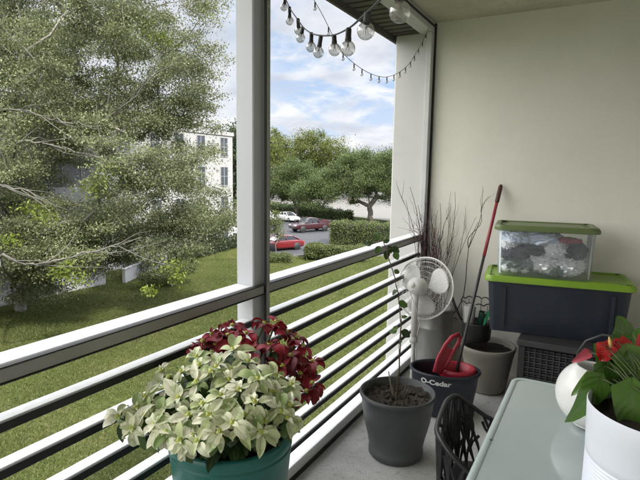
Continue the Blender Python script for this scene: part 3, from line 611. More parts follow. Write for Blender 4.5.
def rrect(w, d, r, n=6):
    pts = []
    for (sx, sy, a0) in ((1, 1, 0), (-1, 1, PI/2), (-1, -1, PI), (1, -1, 1.5*PI)):
        for i in range(n+1): a = a0+i*PI/2/n; pts.append((sx*(w/2-r)+r*math.cos(a), sy*(d/2-r)+r*math.sin(a)))
    return pts
def loft(b, secs, n=6, caps=True):     # secs: (w,d,r,z)
    k = 4*(n+1); vs = []
    for (w_, d_, r_2, z) in secs: vs += [(x, y, z) for x, y in rrect(w_, d_, r_2, n)]
    fs = [(i*k+j, i*k+(j+1) % k, (i+1)*k+(j+1) % k, (i+1)*k+j) for i in range(len(secs)-1) for j in range(k)]
    if caps: fs += [tuple(range(k-1, -1, -1)), tuple((len(secs)-1)*k+j for j in range(k))]
    b.add(vs, fs); return b
def tote(name, label, loc, rz, W, D, H, body, lid, taper=.06, lidh=.04, ribs=True, clear=False):
    t = thing(name, label, 'storage box', loc, rz)
    b = MB(); w0, d0 = W-taper, D-taper
    secs = [(w0, d0, .03, 0), (w0+.004, d0+.004, .035, .008), (W-.02, D-.02, .04, H*.8), (W-.018, D-.018, .04, H*.86)]
    if clear:
        loft(b, secs+[(W-.012, D-.012, .04, H-.03), (W, D, .045, H-.025), (W, D, .045, H-.004), (W-.02, D-.02, .04, H-.004), (W-.03, D-.03, .037, H*.8), (w0-.01, d0-.01, .03, .012)], 6, False); b.f.append(tuple(range(27, -1, -1)))
    else: loft(b, secs+[(W-.006, D-.006, .045, H-.05), (W-.006, D-.006, .045, H-.02)])
    o = b.build('box_body', body, t, True)
    e = o.modifiers.new('es', 'EDGE_SPLIT'); e.split_angle = math.radians(35)
    if ribs:
        for s, k in ((-1, -1), (-1, 1), (1, -1), (1, 1)):
            if True:
                b = MB(); x = k*(W/2-.11); b.obox((x, s*(D/2-.008), H*.45), (np.array([1., 0, 0]), np.array([0, 1., 0]), nrm([0, s*.06, 1])), .012, .006, H*.36); b.build('rib', body, o)
    b = MB(); z = H-lidh
    loft(b, [(W+.02, D+.02, .05, z), (W+.035, D+.035, .055, z+.003), (W+.035, D+.035, .055, z+.02), (W+.02, D+.02, .05, z+lidh-.006), (W+.012, D+.012, .047, z+lidh), (W-.03, D-.03, .04, z+lidh), (W-.045, D-.045, .035, z+lidh-.012), (W-.12, D-.12, .03, z+lidh-.012), (W-.135, D-.135, .03, z+lidh-.004)])
    l_ = b.build('lid', lid, t, True); e = l_.modifiers.new('es', 'EDGE_SPLIT'); e.split_angle = math.radians(35)
    for sx in (-1, 1):
        for sy in (-1, 1):
            b = MB(); b.box(sx*(W/2-.03)-.016, sx*(W/2-.03)+.016, sy*(D/2-.02)-.008, sy*(D/2-.02)+.008, H-.004, H+.0015); b.build('lid_slot', M['black_edge'], l_)
    return t
M['lime'] = mat('lime_plastic', (.17, .30, .02), .4, .08, 5, .1, 100, .0006)
M['olive'] = mat('olive_plastic', (.115, .155, .06), .42, .08, 5, .1, 100, .0006)
M['clear'] = clearmat('clear_plastic', (.78, .82, .84), .05, .12)
LA = math.radians(8); TC = np.array([-.235, 3.655])
t1 = tote('navy_tote', 'big navy storage tote with lime green lid on the wicker bench', (*TC, .526), LA, .84, .42, .374, M['navy'], M['lime'], .07)
UC = np.array([-.320, 3.655]); UZ = .548+.352+.002
t2 = tote('clear_tote', 'smaller clear tote with olive green lid stacked on the navy tote', (*UC, UZ-.011), LA, .585, .36, .335, M['clear'], M['olive'], .04, .036, False, True)
# crumpled contents, each bundle its own thing
def bundle(label, lx, ly, lz, r, sx, sy, sz, mm, seed, cat='bundle', name='fabric_bundle', amp=.35, fr_=14):
    import bmesh
    bm = bmesh.new(); bmesh.ops.create_icosphere(bm, subdivisions=5, radius=1)
    for v in bm.verts:
        p = v.co.copy(); q = p*fr_*.12+Vector((seed*3.1, seed*1.7, 0))
        d = 1+amp*(abs(mnoise.noise(q*1.3))*1.4-.3)+amp*.5*abs(mnoise.noise(q*3.1))+amp*.25*abs(mnoise.noise(q*7))
        v.co = Vector((p.x*sx*d, p.y*sy*d, p.z*sz*d))*r*1.13
    me = bpy.data.meshes.new(name); bm.to_mesh(me); bm.free(); o = link(name, me, mm, None, True)
    c, s = math.cos(LA), math.sin(LA); o.location = (UC[0]+c*lx-s*ly, UC[1]+s*lx+c*ly, UZ+lz); o.rotation_euler = (0, 0, LA); return tag(o, label, cat, None)
mw = mat('white_bag_film', (.90, .93, .99), .95, .08, 14, .3, 50, .003, spec=.1); mbw = mat('bluish_white_cloth', (.70, .78, 1.0), .7, .15, 12, .5, 60, .004)
mdk = mat('dark_blue_cloth', (.05, .062, .088), .7, .35, 10, .6, 50, .004); mgy = mat('grey_cloth', (.3, .33, .37), .7, .3, 10, .6, 50, .004); mrd = mat('pink_red_cloth', (.36, .04, .09), .6, .2, 14); mgn = mat('grey_green_cloth', (.2, .27, .25), .7, .3, 12, .6)
bundle('pale lilac cloth filling the upper left of the clear tote', -.17, .0, .235, .06, 1.35, 2.0, .75, mbw, 1)
bundle('bluish white cloth across the top middle of the clear tote', -.01, .0, .235, .06, 1.7, 2.1, .75, mbw, 2)
bundle('white paper crumple at the right middle of the clear tote', .06, -.03, .17, .055, 1.3, 1.9, .95, mw, 3, 'crumpled paper', 'crumpled_paper', .3, 26)
bundle('dark blue cloth at the left middle of the clear tote', -.175, -.02, .125, .058, 1.4, 1.9, .75, mdk, 4)
bundle('dark blue cloth in the centre of the clear tote', -.055, -.04, .165, .05, 1.35, 1.8, .7, mdk, 5)
bundle('white crumpled bag at the bottom middle of the clear tote', .0, -.02, .072, .064, 1.5, 1.9, .85, mw, 6, 'plastic bag', 'crumpled_bag', .3, 26)
bundle('grey green cloth at the bottom left of the clear tote', -.15, -.02, .05, .06, 1.5, 1.9, .6, mgn, 7)
bundle('white crumpled bag in the bottom right corner of the clear tote', .15, -.02, .065, .064, 1.3, 1.9, .85, mw, 8, 'plastic bag', 'crumpled_bag', .3, 26)
bundle('dark grey cloth at the right side of the clear tote', .18, .0, .165, .055, 1.1, 1.9, 1.1, mdk, 9)
bundle('pink red cloth tucked near the top right of the clear tote', .14, -.08, .235, .036, 1.6, 1.6, .45, mrd, 10)
bundle('small white knot third from left along the bottom of the clear tote', -.115, -.10, .035, .03, 1.1, 1.3, .8, mw, 21, 'plastic bag', 'crumpled_bag', .25, 24)
bundle('small white knot second from left along the bottom of the clear tote', -.17, -.10, .033, .028, 1.1, 1.3, .8, mw, 22, 'plastic bag', 'crumpled_bag', .25, 24)
bundle('small white knot at the bottom left corner of the clear tote', -.222, -.09, .035, .028, 1.0, 1.3, .8, mw, 23, 'plastic bag', 'crumpled_bag', .25, 24)
bundle('grey cloth filling the bottom of the clear tote between two white bags', .08, -.05, .04, .045, 1.3, 1.9, .7, mgn, 24)
bundle('grey cloth between the dark and white bundles of the clear tote', -.08, -.02, .065, .056, 1.2, 1.9, .6, mgy, 11)
bundle('white lumpy bag at the left end of the clear tote', -.215, -.02, .19, .045, 1.0, 2.1, .9, mw, 12, 'plastic bag', 'crumpled_bag', .28, 24)

# ------------------------------------------------------------------ table
def glass_top():
    m, nt, N, L, bs = newmat('frosted_glass')
    n = tex(nt, 3, 5); r = ramp(nt, [(.3, (.34, .405, .405)), (.7, (.39, .45, .445))]); L.new(n.outputs['Fac'], r.inputs['Fac']); 
    d = tex(nt, 30, 8, .8); dr = ramp(nt, [(.68, 0.), (.78, .35)]); L.new(d.outputs['Fac'], dr.inputs['Fac'])
    L.new(mixc(nt, dr.outputs['Color'], r.outputs['Color'], (.2, .22, .21)), bs.inputs['Base Color']); rr = ramp(nt, [(.3, .04), (.7, .10)]); L.new(d.outputs['Fac'], rr.inputs['Fac']); L.new(rr.outputs['Color'], bs.inputs['Roughness'])
    bs.inputs['Coat Weight'].default_value = .7; bs.inputs['Coat Roughness'].default_value = .06; return m
M['glasstop'] = glass_top(); M['glassrim'] = mat('pale_glass_edge', (.42, .49, .48), .2, .05, 4, 0)
TX0, TX1, TY0, TY1 = -.262, .70, .35, 2.105; tc = ((TX0+TX1)/2, (TY0+TY1)/2)
t = thing('patio_table', 'patio table with pale frosted glass top in the right foreground', 'table', (*tc, 0))
TW, TD = TX1-TX0, TY1-TY0
b = MB(); loft(b, [(TW-.045, TD-.045, .03, .728), (TW-.045, TD-.045, .03, .7395)]); b.build('tabletop', M['glasstop'], t)
b = MB(); k = 28; secs = [(TW-.044, TD-.044, .03, .7395), (TW-.040, TD-.040, .032, .742), (TW-.012, TD-.012, .042, .744), (TW, TD, .048, .739), (TW, TD, .048, .722), (TW-.02, TD-.02, .045, .718), (TW-.05, TD-.05, .03, .722)]
loft(b, secs, 6, False); b.build('table_rim', M['glassrim'], t, True)
b = MB()
for (x0, x1, y0, y1) in ((-TW/2+.05, TW/2-.05, -TD/2+.04, -TD/2+.075), (-TW/2+.05, TW/2-.05, TD/2-.075, TD/2-.04), (-TW/2+.04, -TW/2+.075, -TD/2+.08, TD/2-.08), (TW/2-.075, TW/2-.04, -TD/2+.08, TD/2-.08)): b.box(x0, x1, y0, y1, .68, .717)
b.build('apron', M['blackmetal'], t)
for sx in (-1, 1):
    for sy in (-1, 1): b = MB(); x, y_ = sx*(TW/2-.08), sy*(TD/2-.08); b.box(x-.02, x+.02, y_-.02, y_+.02, 0, .679, .003); b.build('leg', M['blackmetal'], t)
M['insect'] = mat('dead_bug', (.08, .09, .09), .8)
b = MB(); p = on(491, 441, 2, .742); b.sphere((0, 0, .002), .004, 8, 5, 1.3, 1, .6); o = b.build('seed_husk', M['insect'], None, True); o.location = (p[0], p[1], .744); tag(o, 'small dark speck lying near the left edge of the glass table', 'seed')

# ------------------------------------------------------------------ chairs
M['resin'] = mat('black_resin', (.016, .016, .018), .38, .15, 10, .15, 100, .001)
def ushell(s, z, w, dp, z0=.43):     # s in [-1,1] along a U open to +x ; leans outward with height
    lean = 1+.12*(z-.43)/.35
    a = s*PI*.62; e = .62
    e = .5; cx = math.copysign(abs(math.cos(a))**e, math.cos(a)); sy = math.copysign(abs(math.sin(a))**e, math.sin(a))
    return np.array([-cx*dp*lean, sy*w*lean, z])
def ztop(s, H, Hs): return Hs+(H-Hs)*(1-min(1, max(0, (abs(s)-.34)/.5))**1.5)
def lattice_chair(label, loc, rz, H=.80, group=None):
    t = thing('garden_chair', label, 'chair', loc, rz, group); w, dp = .20, .19; Hs = .60
    P = lambda s, q: ushell(s, .43+(ztop(s, H, Hs)-.43)*q, w, dp)
    b = MB(); ss = np.linspace(-1, 1, 49); b.tube([P(s, 1) for s in ss], .009, 8); b.tube([P(s, 0) for s in ss], .013, 8)
    b.tube([P(-1, q) for q in np.linspace(0, 1, 5)], .012, 8); b.tube([P(1, q) for q in np.linspace(0, 1, 5)], .012, 8); b.build('back_frame', M['resin'], t, True)
    b = MB(); rr = random.Random(4); NS = 42
    for k in range(NS):
        s0 = -1+2*(k+.5)/NS+rr.uniform(-.01, .01); s = s0; pts = []; ph = rr.uniform(0, 6.28); dr = rr.uniform(-.13, .13)
        for i in range(11):
            q = i/10; s = s0+dr*q+.035*math.sin(ph+q*5.5)*(1 if k % 2 else -1); s = max(-.995, min(.995, s)); pts.append(P(s, q))
        b.tube(pts, [.004+.003*abs(math.sin(ph+i)) for i in range(11)], 6, False)
        if rr.random() < .95:
            q0 = rr.uniform(.15, .6); s1 = s0+dr*q0+.035*math.sin(ph+q0*5.5)*(1 if k % 2 else -1); e = rr.choice((-1, 1))*rr.uniform(.07, .17)
            b.tube([P(max(-.99, min(.99, s1+e*x)), min(1, q0+x*rr.uniform(.3, .4))) for x in np.linspace(0, 1, 5)], [.007, .006, .005, .005, .006], 6, False)
    b.build('back_lattice', M['resin'], t, True)
    b = MB(); n = 14
    outline = [P(s, 0)*np.array([.97, .97, 1]) for s in np.linspace(-1, 1, 33)]+[np.array([.23, y_, .43]) for y_ in np.linspace(.19, -.19, 7)]
    vs = [(p[0], p[1], .445) for p in outline]+[(p[0], p[1], .42) for p in outline]; m_ = len(outline)
    b.add(vs, [tuple(range(m_)), tuple(range(2*m_-1, m_-1, -1))]+[(i, (i+1) % m_, m_+(i+1) % m_, m_+i) for i in range(m_)]); b.build('seat', M['resin'], t)
    for sx in (-.17, .19):
        for sy in (-.17, .17): b = MB(); b.tube([(sx, sy, .425), (sx*1.12, sy*1.12, 0)], [.018, .013], 8); b.build('leg', M['resin'], t, True)
    return t
lattice_chair('black openwork resin tub chair tucked against the left side of the glass table', (-.235, 1.73, 0), math.radians(7), .705)
# dark wicker chair with steel hoop behind the table
t = thing('wicker_chair', 'dark wicker chair with a thin steel hoop behind the glass table', 'chair', (.28, 2.62, 0)); org = (.28, 2.62, 0)
b = MB(); pz = [on(576, 372, 1, 2.5), on(578, 352, 1, 2.5), on(586, 341, 1, 2.5), on(602, 335, 1, 2.5)]
hp = [(pz[0][0], 2.5, .40), (pz[0][0], 2.5, pz[0][2]), (pz[1][0], 2.5, pz[1][2]), (pz[2][0], 2.5, pz[2][2]), (pz[3][0], 2.5, pz[3][2]), (.42, 2.5, pz[3][2]+.01), (.50, 2.5, pz[3][2]-.02), (.53, 2.5, pz[3][2]-.08), (.535, 2.5, .40)]
b.tube(hp, .0055, 8); b.build('hoop_back', mat('dull_steel', (.03, .03, .03), .5, .1), t, True, org=org)
b = MB()
for i in range(14): z = .42+i*.0155; b.tube([(.06, 2.515+.004*(i % 2), z), (.525, 2.515+.004*(i % 2), z)], .007, 6)
for i in range(15): x = .065+i*.0325; b.tube([(x, 2.512, .4), (x, 2.512, .64)], .005, 6)
b.build('woven_back', M['wicker'], t, True, org=org)
b = MB(); b.box(.05, .55, 2.53, 2.98, .38, .42, .01); b.build('seat', M['wicker'], t, org=org)
for x in (.08, .52):
    for y_ in (2.54, 2.95): b = MB(); b.tube([(x, y_, .38), (x, y_, 0)], .012, 8); b.build('leg', M['blackmetal'], t, True, org=org)

# ------------------------------------------------------------------ vase and anthurium
M['ceramic'] = mat('white_ceramic', (.72, .72, .70), .28, .02, 3, 0, coat=.2)
M['potwhite'] = mat('white_pot_metal', (.66, .69, .76), .4, .03, 3, .05, 100, .0005)
VP = np.array([.008, 1.79]); vr = .112
t = thing('round_vase', 'white round ceramic vase standing on the glass table', 'vase', (*VP, .744), rot=(math.radians(-3), math.radians(7), 0))
prof = [(0, .006), (.04, .0), (.045, .004)]
for i in range(2, 20):
    a = -PI/2+i*PI/24+.12; prof.append((vr*math.cos(a), .105+vr*.97*math.sin(a)))
prof = [p for p in prof if p[1] < .19 or p[0] > .06]
top_r, top_z = prof[-1]; prof += [(top_r-.003, top_z+.003), (top_r-.008, top_z-.001), (top_r+.006, top_z-.02), (vr*.88, .13), (vr*.85, .07), (.03, .02), (0, .02)]
b = MB(); b.lathe(prof, (0, 0, 0), 56); b.build('vase_body', M['ceramic'], t, True)
AP = np.array([.165, 1.398]); AR = .163; AH = .25
t = thing('potted_anthurium', 'white ribbed pot with red anthurium standing on the glass table', 'potted plant', (*AP, .744)); org = (*AP, .744)
prof = [(0, .002), (AR-.015, .002), (AR-.01, .008)]
for i in range(13): z = .012+i*.009; prof += [(AR-.008, z), (AR-.0045, z+.0045)]
prof += [(AR-.004, .14), (AR-.002, .2), (AR, AH), (AR-.002, AH+.003), (AR-.006, AH), (AR-.009, AH-.05), (0, AH-.05)]
b = MB(); b.lathe(prof, (0, 0, 0), 72); o = b.build('pot', M['potwhite'], t, True); e = o.modifiers.new('es', 'EDGE_SPLIT'); e.split_angle = math.radians(60)
b = MB(); b.disc((0, 0, AH-.035), AR-.01, 40, jig=.012); b.build('soil', M['soil'], t, True)
M['anthleaf'] = leafmat('anthurium_leaf', [(0, (.04, .10, .014)), (.5, (.075, .17, .024)), (1, (.12, .23, .04))], .22, .15, vein=((.14, .2, .07), .5), spec=.6)
M['spathe'] = leafmat('red_spathe', [(0, (.42, .012, .012)), (.6, (.52, .02, .02)), (1, (.6, .05, .06))], .22, .15, vein=((.6, .08, .08), .3), spec=.7)
bl, bs2 = MB(), MB()
rt = RM[:, 0]; dn = RM[:, 1]; fw = RM[:, 2]
def scr(dx, dy, dz=0): return rt*dx+dn*dy+fw*dz     # direction in the photographed view
def astem(p, r=.0028):
    p = np.array(p); p0 = np.array([AP[0]+random.uniform(-.04, .04), AP[1]+random.uniform(-.04, .04), .744+AH-.04]); m_ = (p0+p)/2+np.array([random.uniform(-.01, .01), 0, .03])
    m_ = m_+rng.normal(size=3)*.018+np.array([0, 0, .02]); bs2.tube([(1-s)**2*p0+2*(1-s)*s*m_+s*s*p for s in np.linspace(0, 1, 8)], r*.75, 6)
for (px, py, d, dx, dy, L, W, nx, droop, tw) in [
        (600, 378, 1.33, -.62, .75, .15, .075, .25, .35, .3), (594, 374, 1.40, -.75, .5, .09, .035, -.3, .4, .2), (615, 358, 1.38, .1, .9, .10, .10, 0, .3, 0), (606, 366, 1.36, -.2, .9, .09, .075, .15, .3, 0), (628, 352, 1.36, .2, 1, .11, .11, 0, .3, 0), (608, 360, 1.38, .35, .8, .12, .10, .2, .3, .2),
        (622, 338, 1.52, -.1, -.8, .07, .085, 0, .5, 0), (632, 386, 1.25, -.15, 1, .15, .10, -.2, .4, .2), (626, 395, 1.28, -.1, 1, .12, .085, .3, .5, -.2), 
        (612, 402, 1.36, -.05, 1, .09, .075, .1, .2, .1), (640, 345, 1.5, .6, -.5, .10, .09, 0, .4, 0), (645, 370, 1.3, .5, .7, .13, .1, 0, .4, 0), 
        (630, 365, 1.4, .5, .4, .11, .09, -.1, .3, 0), (618, 378, 1.42, -.2, .8, .10, .08, .2, .3, 0), (655, 395, 1.3, .4, .9, .14, .1, 0, .5, 0),
        (604, 346, 1.45, -.2, .6, .07, .06, 0, .4, 0)]:
    p = at(px, py, d); astem(p); leaf(bl, p, scr(dx, dy, -.25), -fw*.8+np.array([0, 0, .7])+rt*nx, L, W, droop, .1, 'heart', .4, tw, 9)
bl.build('anthurium_leaves', M['anthleaf'], t, True, org=org)
bsp, bsx = MB(), MB()
for (px, py, d, dx, dy, L, W, n_) in [(606, 346, 1.36, -.3, .8, .045, .058, (-.1, .2)), (600, 350, 1.38, .2, 1, .034, .045, (.3, .1)), (612, 346, 1.37, -.9, .5, .04, .042, (-.2, .3)), (620, 345, 1.4, .9, .3, .04, .055, (.2, .3)), (640, 347, 1.42, .9, -.1, .06, .07, (0, .3)), (616, 342, 1.41, .3, .8, .04, .05, (0, 0))]:
    p = at(px, py, d); astem(p, .0022); leaf(bsp, p, scr(dx, dy, -.1), -fw+dn*-n_[1]+rt*n_[0], L, W, .35, .22, 'heart', 1.2, .3, 9)
for (px, py, d) in [(611, 347, 1.335), (644, 348, 1.37)]:
    p = at(px, py, d); bsx.tube([p, p+scr(-.3, -1, -.2)*.014, p+scr(-.45, -1.6, -.3)*.017], [.004, .0042, .002], 8)
bsp.build('red_spathes', M['spathe'], t, True, org=org); bsx.build('spadix', mat('yellow_spadix', (.65, .42, .12), .5, .2, 60), t, True, org=org)
bpk = MB(); p = at(589, 352, 1.42); astem(p, .0022); leaf(bpk, p, scr(-.9, .55), -fw+dn*-.5, .055, .03, .3, .35, 'heart', .3, .3, 8)
bpk.build('pink_spathe', leafmat('pink_spathe', [(0, (.45, .06, .09)), (1, (.55, .12, .16))], .35, .2), t, True, org=org)
bs2.build('leaf_stalks', M['stem'], t, True, org=org)

# ------------------------------------------------------------------ string lights
M['cable'] = mat('black_cable', (.02, .02, .02), .5, .1); 
def bulbglass():
    m, nt, N, L, bs = newmat('bulb_glass'); t_ = N.new('ShaderNodeBsdfTransparent'); t_.inputs[0].default_value = (.82, .82, .80, 1)
    g = N.new('ShaderNodeBsdfGlossy'); g.inputs['Roughness'].default_value = .04; d = N.new('ShaderNodeBsdfDiffuse'); d.inputs['Color'].default_value = (.55, .54, .5, 1)
    n = tex(nt, 60, 3); r = ramp(nt, [(.4, .12), (.7, .34)]); L.new(n.outputs['Fac'], r.inputs['Fac'])
    m1 = N.new('ShaderNodeMixShader'); L.new(r.outputs['Color'], m1.inputs[0]); L.new(t_.outputs[0], m1.inputs[1]); L.new(d.outputs[0], m1.inputs[2])
    lw = N.new('ShaderNodeLayerWeight'); lw.inputs['Blend'].default_value = .28; m2 = N.new('ShaderNodeMixShader'); L.new(lw.outputs['Facing'], m2.inputs[0]); L.new(m1.outputs[0], m2.inputs[1]); L.new(g.outputs[0], m2.inputs[2])
    L.new(m2.outputs[0], N['Material Output'].inputs['Surface']); return m
M['bulb'] = bulbglass(); M['filament'] = mat('filament', (.35, .3, .22), .4, .1, metal=.6)
def catmull(P, n=8):
    P = [np.array(p) for p in P]; P = [2*P[0]-P[1]]+P+[2*P[-1]-P[-2]]; out = []
    for i in range(1, len(P)-2):
        for s in np.linspace(0, 1, n, endpoint=False):
            a, b2, c, d = P[i-1], P[i], P[i+1], P[i+2]; out.append(.5*((2*b2)+(-a+c)*s+(2*a-5*b2+4*c-d)*s*s+(-a+3*b2-3*c+d)*s**3))
    out.append(P[-2]); return out
t = thing('globe_string_lights', 'string of clear globe bulbs sagging across the top of the view', 'string lights', (-.8, 1.3, 1.9)); org = (-.8, 1.3, 1.9)
wire = [(272, -45, 2.12), (281, -12, 2.14), (287, 2, 2.12), (291, 10, 2.05), (298, 20, 1.9), (304, 28, 1.78), (312, 33.5, 1.66), (321, 35.5, 1.54), (334, 35, 1.36), (349, 28, 1.12), (362, 17, .97), (380, 0, .85), (402, -26, .76), (430, -70, .68)]
wp = [at(*q) for q in wire]; b = MB(); b.tube(catmull(wp, 6), .0022, 6); b.build('wire', M['cable'], t, True, org=org)
def bulb(b, bg_, bf, top, c, r):     # socket from wire point down to bulb centre
    top = np.array(top); c = np.array(c); d = nrm(c-top); L0 = np.linalg.norm(c-top)
    u, v, w = frame_of(d); Mx = np.array([u, v, w]).T
    b.lathe([(0, -L0), (r*.32, -L0), (r*.40, -L0+r*.2), (r*.40, -r*1.45), (r*.44, -r*1.4), (r*.44, -r*.95), (0, -r*.95)], c, 14, M=Mx)
    prof = [(r*.36, -r*1.1)]+[(max(1e-5, r*math.sin(a)), -r*math.cos(a)) for a in np.linspace(.5, PI, 18)]
    bg_.lathe(prof, c, 24, M=Mx); bf.tube([c-d*r*.9, c-d*r*.2], [r*.14, r*.08], 6)
    for kk in range(4): a = kk*PI/2; bf.tube([c-d*r*.5+(u*math.cos(a)+v*math.sin(a))*r*.12, c+d*r*.35+(u*math.cos(a)+v*math.sin(a))*r*.3], r*.025, 4)
R0 = .0165
for (tx, ty, td, cx_, cy_, cd) in [(286, -6, 2.13, 284, 7, 2.18), (289.5, 7, 2.08, 289.7, 21, 2.07), (298, 19, 1.9, 298.7, 30.5, 1.95), (303, 27, 1.8, 300.6, 38, 1.82), (311.5, 33, 1.67, 311, 47, 1.66), (321, 35.5, 1.54, 318.4, 52.5, 1.56), (334, 35, 1.36, 334.7, 49.7, 1.36), (348.7, 28.2, 1.12, 347.8, 48.5, 1.12), (368, 11, .93, 365.8, 31, .96), (398, -21, .78, 400, 12, .78), (411, -40, .73, 432, -14, .73)]:
    bb, bgl, bf = MB(), MB(), MB(); bulb(bb, bgl, bf, at(tx, ty, td), at(cx_, cy_, cd), R0)
    o = bb.build('socket', M['cable'], t, True, org=org); bf.build('filament', M['filament'], o, True, org=org); bgl.build('globe_bulb', M['bulb'], o, True, org=org)
t = thing('small_string_lights', 'thin string of tiny bulbs hanging along the railing to the end wall', 'string lights', (-1.22, 3, 2.2)); org = (-1.22, 3, 2.2)
X_ = -1.215
wpx = [(300, -30), (313, -2), (322, 14), (331, 32), (340, 49), (350, 60), (362, 69), (374, 75), (386, 77), (398, 73), (408, 65), (416, 53), (423, 41), (429, 27)]
wp = catmull([on(x, y_, 0, X_) for x, y_ in wpx], 5); wdense = catmull([on(x, y_, 0, X_) for x, y_ in wpx], 40); b = MB(); b.tube(wp, .0016, 5); b.build('wire', M['cable'], t, True, org=org)
for (x, y_) in [(305, -15), (315, 6), (328.5, 26), (343, 54), (354, 63.5), (362, 69.5), (371, 74), (379, 76.5), (387, 77), (394, 75), (400, 72), (405.5, 68), (410.5, 62), (414.5, 56), (418.5, 49.5), (422.5, 42), (426, 34)]:
    y0_ = on(x, y_, 0, X_)[1]; p = min(wdense, key=lambda q: abs(q[1]-y0_)); bb, bgl, bf = MB(), MB(), MB(); bulb(bb, bgl, bf, p, p+np.array([0, 0, -.030]), .0088)
    o = bb.build('socket', M['cable'], t, True, org=org); bgl.build('tiny_bulb', M['bulb'], o, True, org=org)

# ------------------------------------------------------------------ trees
M['fol_main'] = leafmat('olive_foliage', [(0, (0.07762, 0.09918, 0.04024)), (.35, (0.1397, 0.1599, 0.07154)), (.75, (0.2173, 0.2399, 0.1162)), (1, (0.3726, 0.3998, 0.2236))], .55, .4, noisec=(.35, (0.1165, 0.128, 0.0626), .45, .65))
M['fol_lime'] = leafmat('lime_foliage', [(0, (0.0864, 0.1224, 0.0144)), (1, (0.1872, 0.2304, 0.036))], .5, .4)
M['fol_oak'] = leafmat('oak_foliage', [(0, (0.03188, 0.05608, 0.01432)), (.5, (0.0652, 0.09657, 0.02546)), (1, (0.1232, 0.1635, 0.04774))], .6, .25)
M['fol_yel'] = leafmat('yellow_green_foliage', [(0, (0.05832, 0.08262, 0.0131)), (.5, (0.0972, 0.1215, 0.0234)), (1, (0.1652, 0.175, 0.04212))], .6, .35)
M['fol_hedge'] = leafmat('hedge_foliage', [(0, (0.05346, 0.07776, 0.02059)), (.6, (0.0972, 0.1215, 0.03744)), (1, (0.1555, 0.175, 0.06084))], .6, .25)
M['fol_dark'] = leafmat('dark_foliage', [(0, (0.01944, 0.0324, 0.0121)), (1, (0.054, 0.0702, 0.02822))], .6, .25)
def crown_tree(name, label, base, blobs, trunk_h, n_cl, n_leaf, leaf_s, fol, bark, r0, sig=.45, group=None, limbs=None, seed=1, flat=.6, cat='tree', minr=.008, gap=.0):
    global rng
    rng = np.random.default_rng(seed); base = np.array(base, float)
    t = thing(name, label, cat, base, group=group)
    # cluster centres in the crown blobs (relative to the base)
    W = np.array([bl_[3]*bl_[4]*bl_[5] for bl_ in blobs])**.7; W = W/W.sum(); Cc = []
    while len(Cc) < n_cl:
        k = rng.choice(len(blobs), p=W); bx, by, bz, rx, ry, rz_ = blobs[k]; d = rng.normal(size=3); d /= np.linalg.norm(d); d *= rng.random()**.42
        p = np.array([bx+d[0]*rx, by+d[1]*ry, bz+d[2]*rz_])
        if gap and mnoise.noise(Vector(p*.33)+Vector((seed, 0, 0))) < gap-.5: continue
        Cc.append(p)
    Cc = np.array(Cc); top = np.array([rng.normal()*.3, rng.normal()*.3, trunk_h])
    nodes = [np.zeros(3)+[0, 0, -.2]]; par = [-1]
    for s in np.linspace(.2, 1, 6): nodes.append(top*s+rng.normal(size=3)*.04*r0*4*[1, 1, 0]); par.append(len(nodes)-2)
    NB = np.zeros((n_cl*4+10, 3)); nn = len(nodes); NB[:nn] = nodes; order = np.argsort(np.linalg.norm(Cc-top, axis=1)+rng.normal(size=n_cl)*.6); ends = []
    lo = 3
    for ci in order:
        c = Cc[ci]; dd = np.linalg.norm(NB[lo:nn]-c, axis=1)+.35*np.maximum(0, NB[lo:nn, 2]-c[2]); k = lo+int(np.argmin(dd)); p = NB[k].copy(); L = np.linalg.norm(c-p); m_ = 1 if L < 1.2*sig*3 else (2 if L < 4 else 3); pv = k
        for i in range(1, m_+1):
            s = i/m_; q = p+(c-p)*s+(rng.normal(size=3)*.09*L if i < m_ else 0)+np.array([0, 0, .10*L*math.sin(PI*s)])
            if nn >= len(NB): break
            NB[nn] = q; par.append(pv); pv = nn; nn += 1
        ends.append(pv)
    wgt = np.zeros(nn); 
    for e in ends: wgt[e] += 1
    for i in range(nn-1, 0, -1): wgt[par[i]] += wgt[i]
    rad = np.maximum(minr, r0*(wgt/max(wgt[0], 1))**.45)
    b = MB(); ch = [[] for _ in range(nn)]
    for i in range(1, nn): ch[par[i]].append(i)
    done = np.zeros(nn, bool)
    for i in range(nn):          # chains along the heaviest child
        starts = [c_ for c_ in ch[i]] if i else ch[0]
        for c_ in starts:
            if done[c_]: continue
            if i and c_ == max(ch[i], key=lambda z: wgt[z]) and not (i == 0): 
                if done[i]: continue
            chain = [i, c_]; done[c_] = True
            while ch[chain[-1]]:
                nx_ = max(ch[chain[-1]], key=lambda z: wgt[z]); chain.append(nx_); done[nx_] = True
            rr = [min(rad[j], rad[chain[1]]*1.3) for j in chain]; rr[-1] *= .5
            b.tube([NB[j] for j in chain], rr, 8 if rad[c_] > .06 else 4, False)
    if i >= 0: pass
    b.build('trunk', bark, t, True)
    per = n_leaf//n_cl; ctr = NB[ends]; Pp = []
    for j, c in enumerate(ctr):
        pr = NB[par[ends[j]]]; m_ = int(per*rng.uniform(.4, 1.6)); ds = rng.random((m_, 1)); sg = sig*rng.uniform(.7, 1.3)
        Pp.append(c+(pr-c)*ds*.8+rng.normal(size=(m_, 3))*sg*np.array([1, 1, flat]))
    Pp = np.concatenate(Pp); quads_mesh('crown', leaf_quads(Pp, leaf_s, .5), fol, t)
    return t, NB[:nn], ends
DG = lambda px, py: on(px, py, 2, GZ)
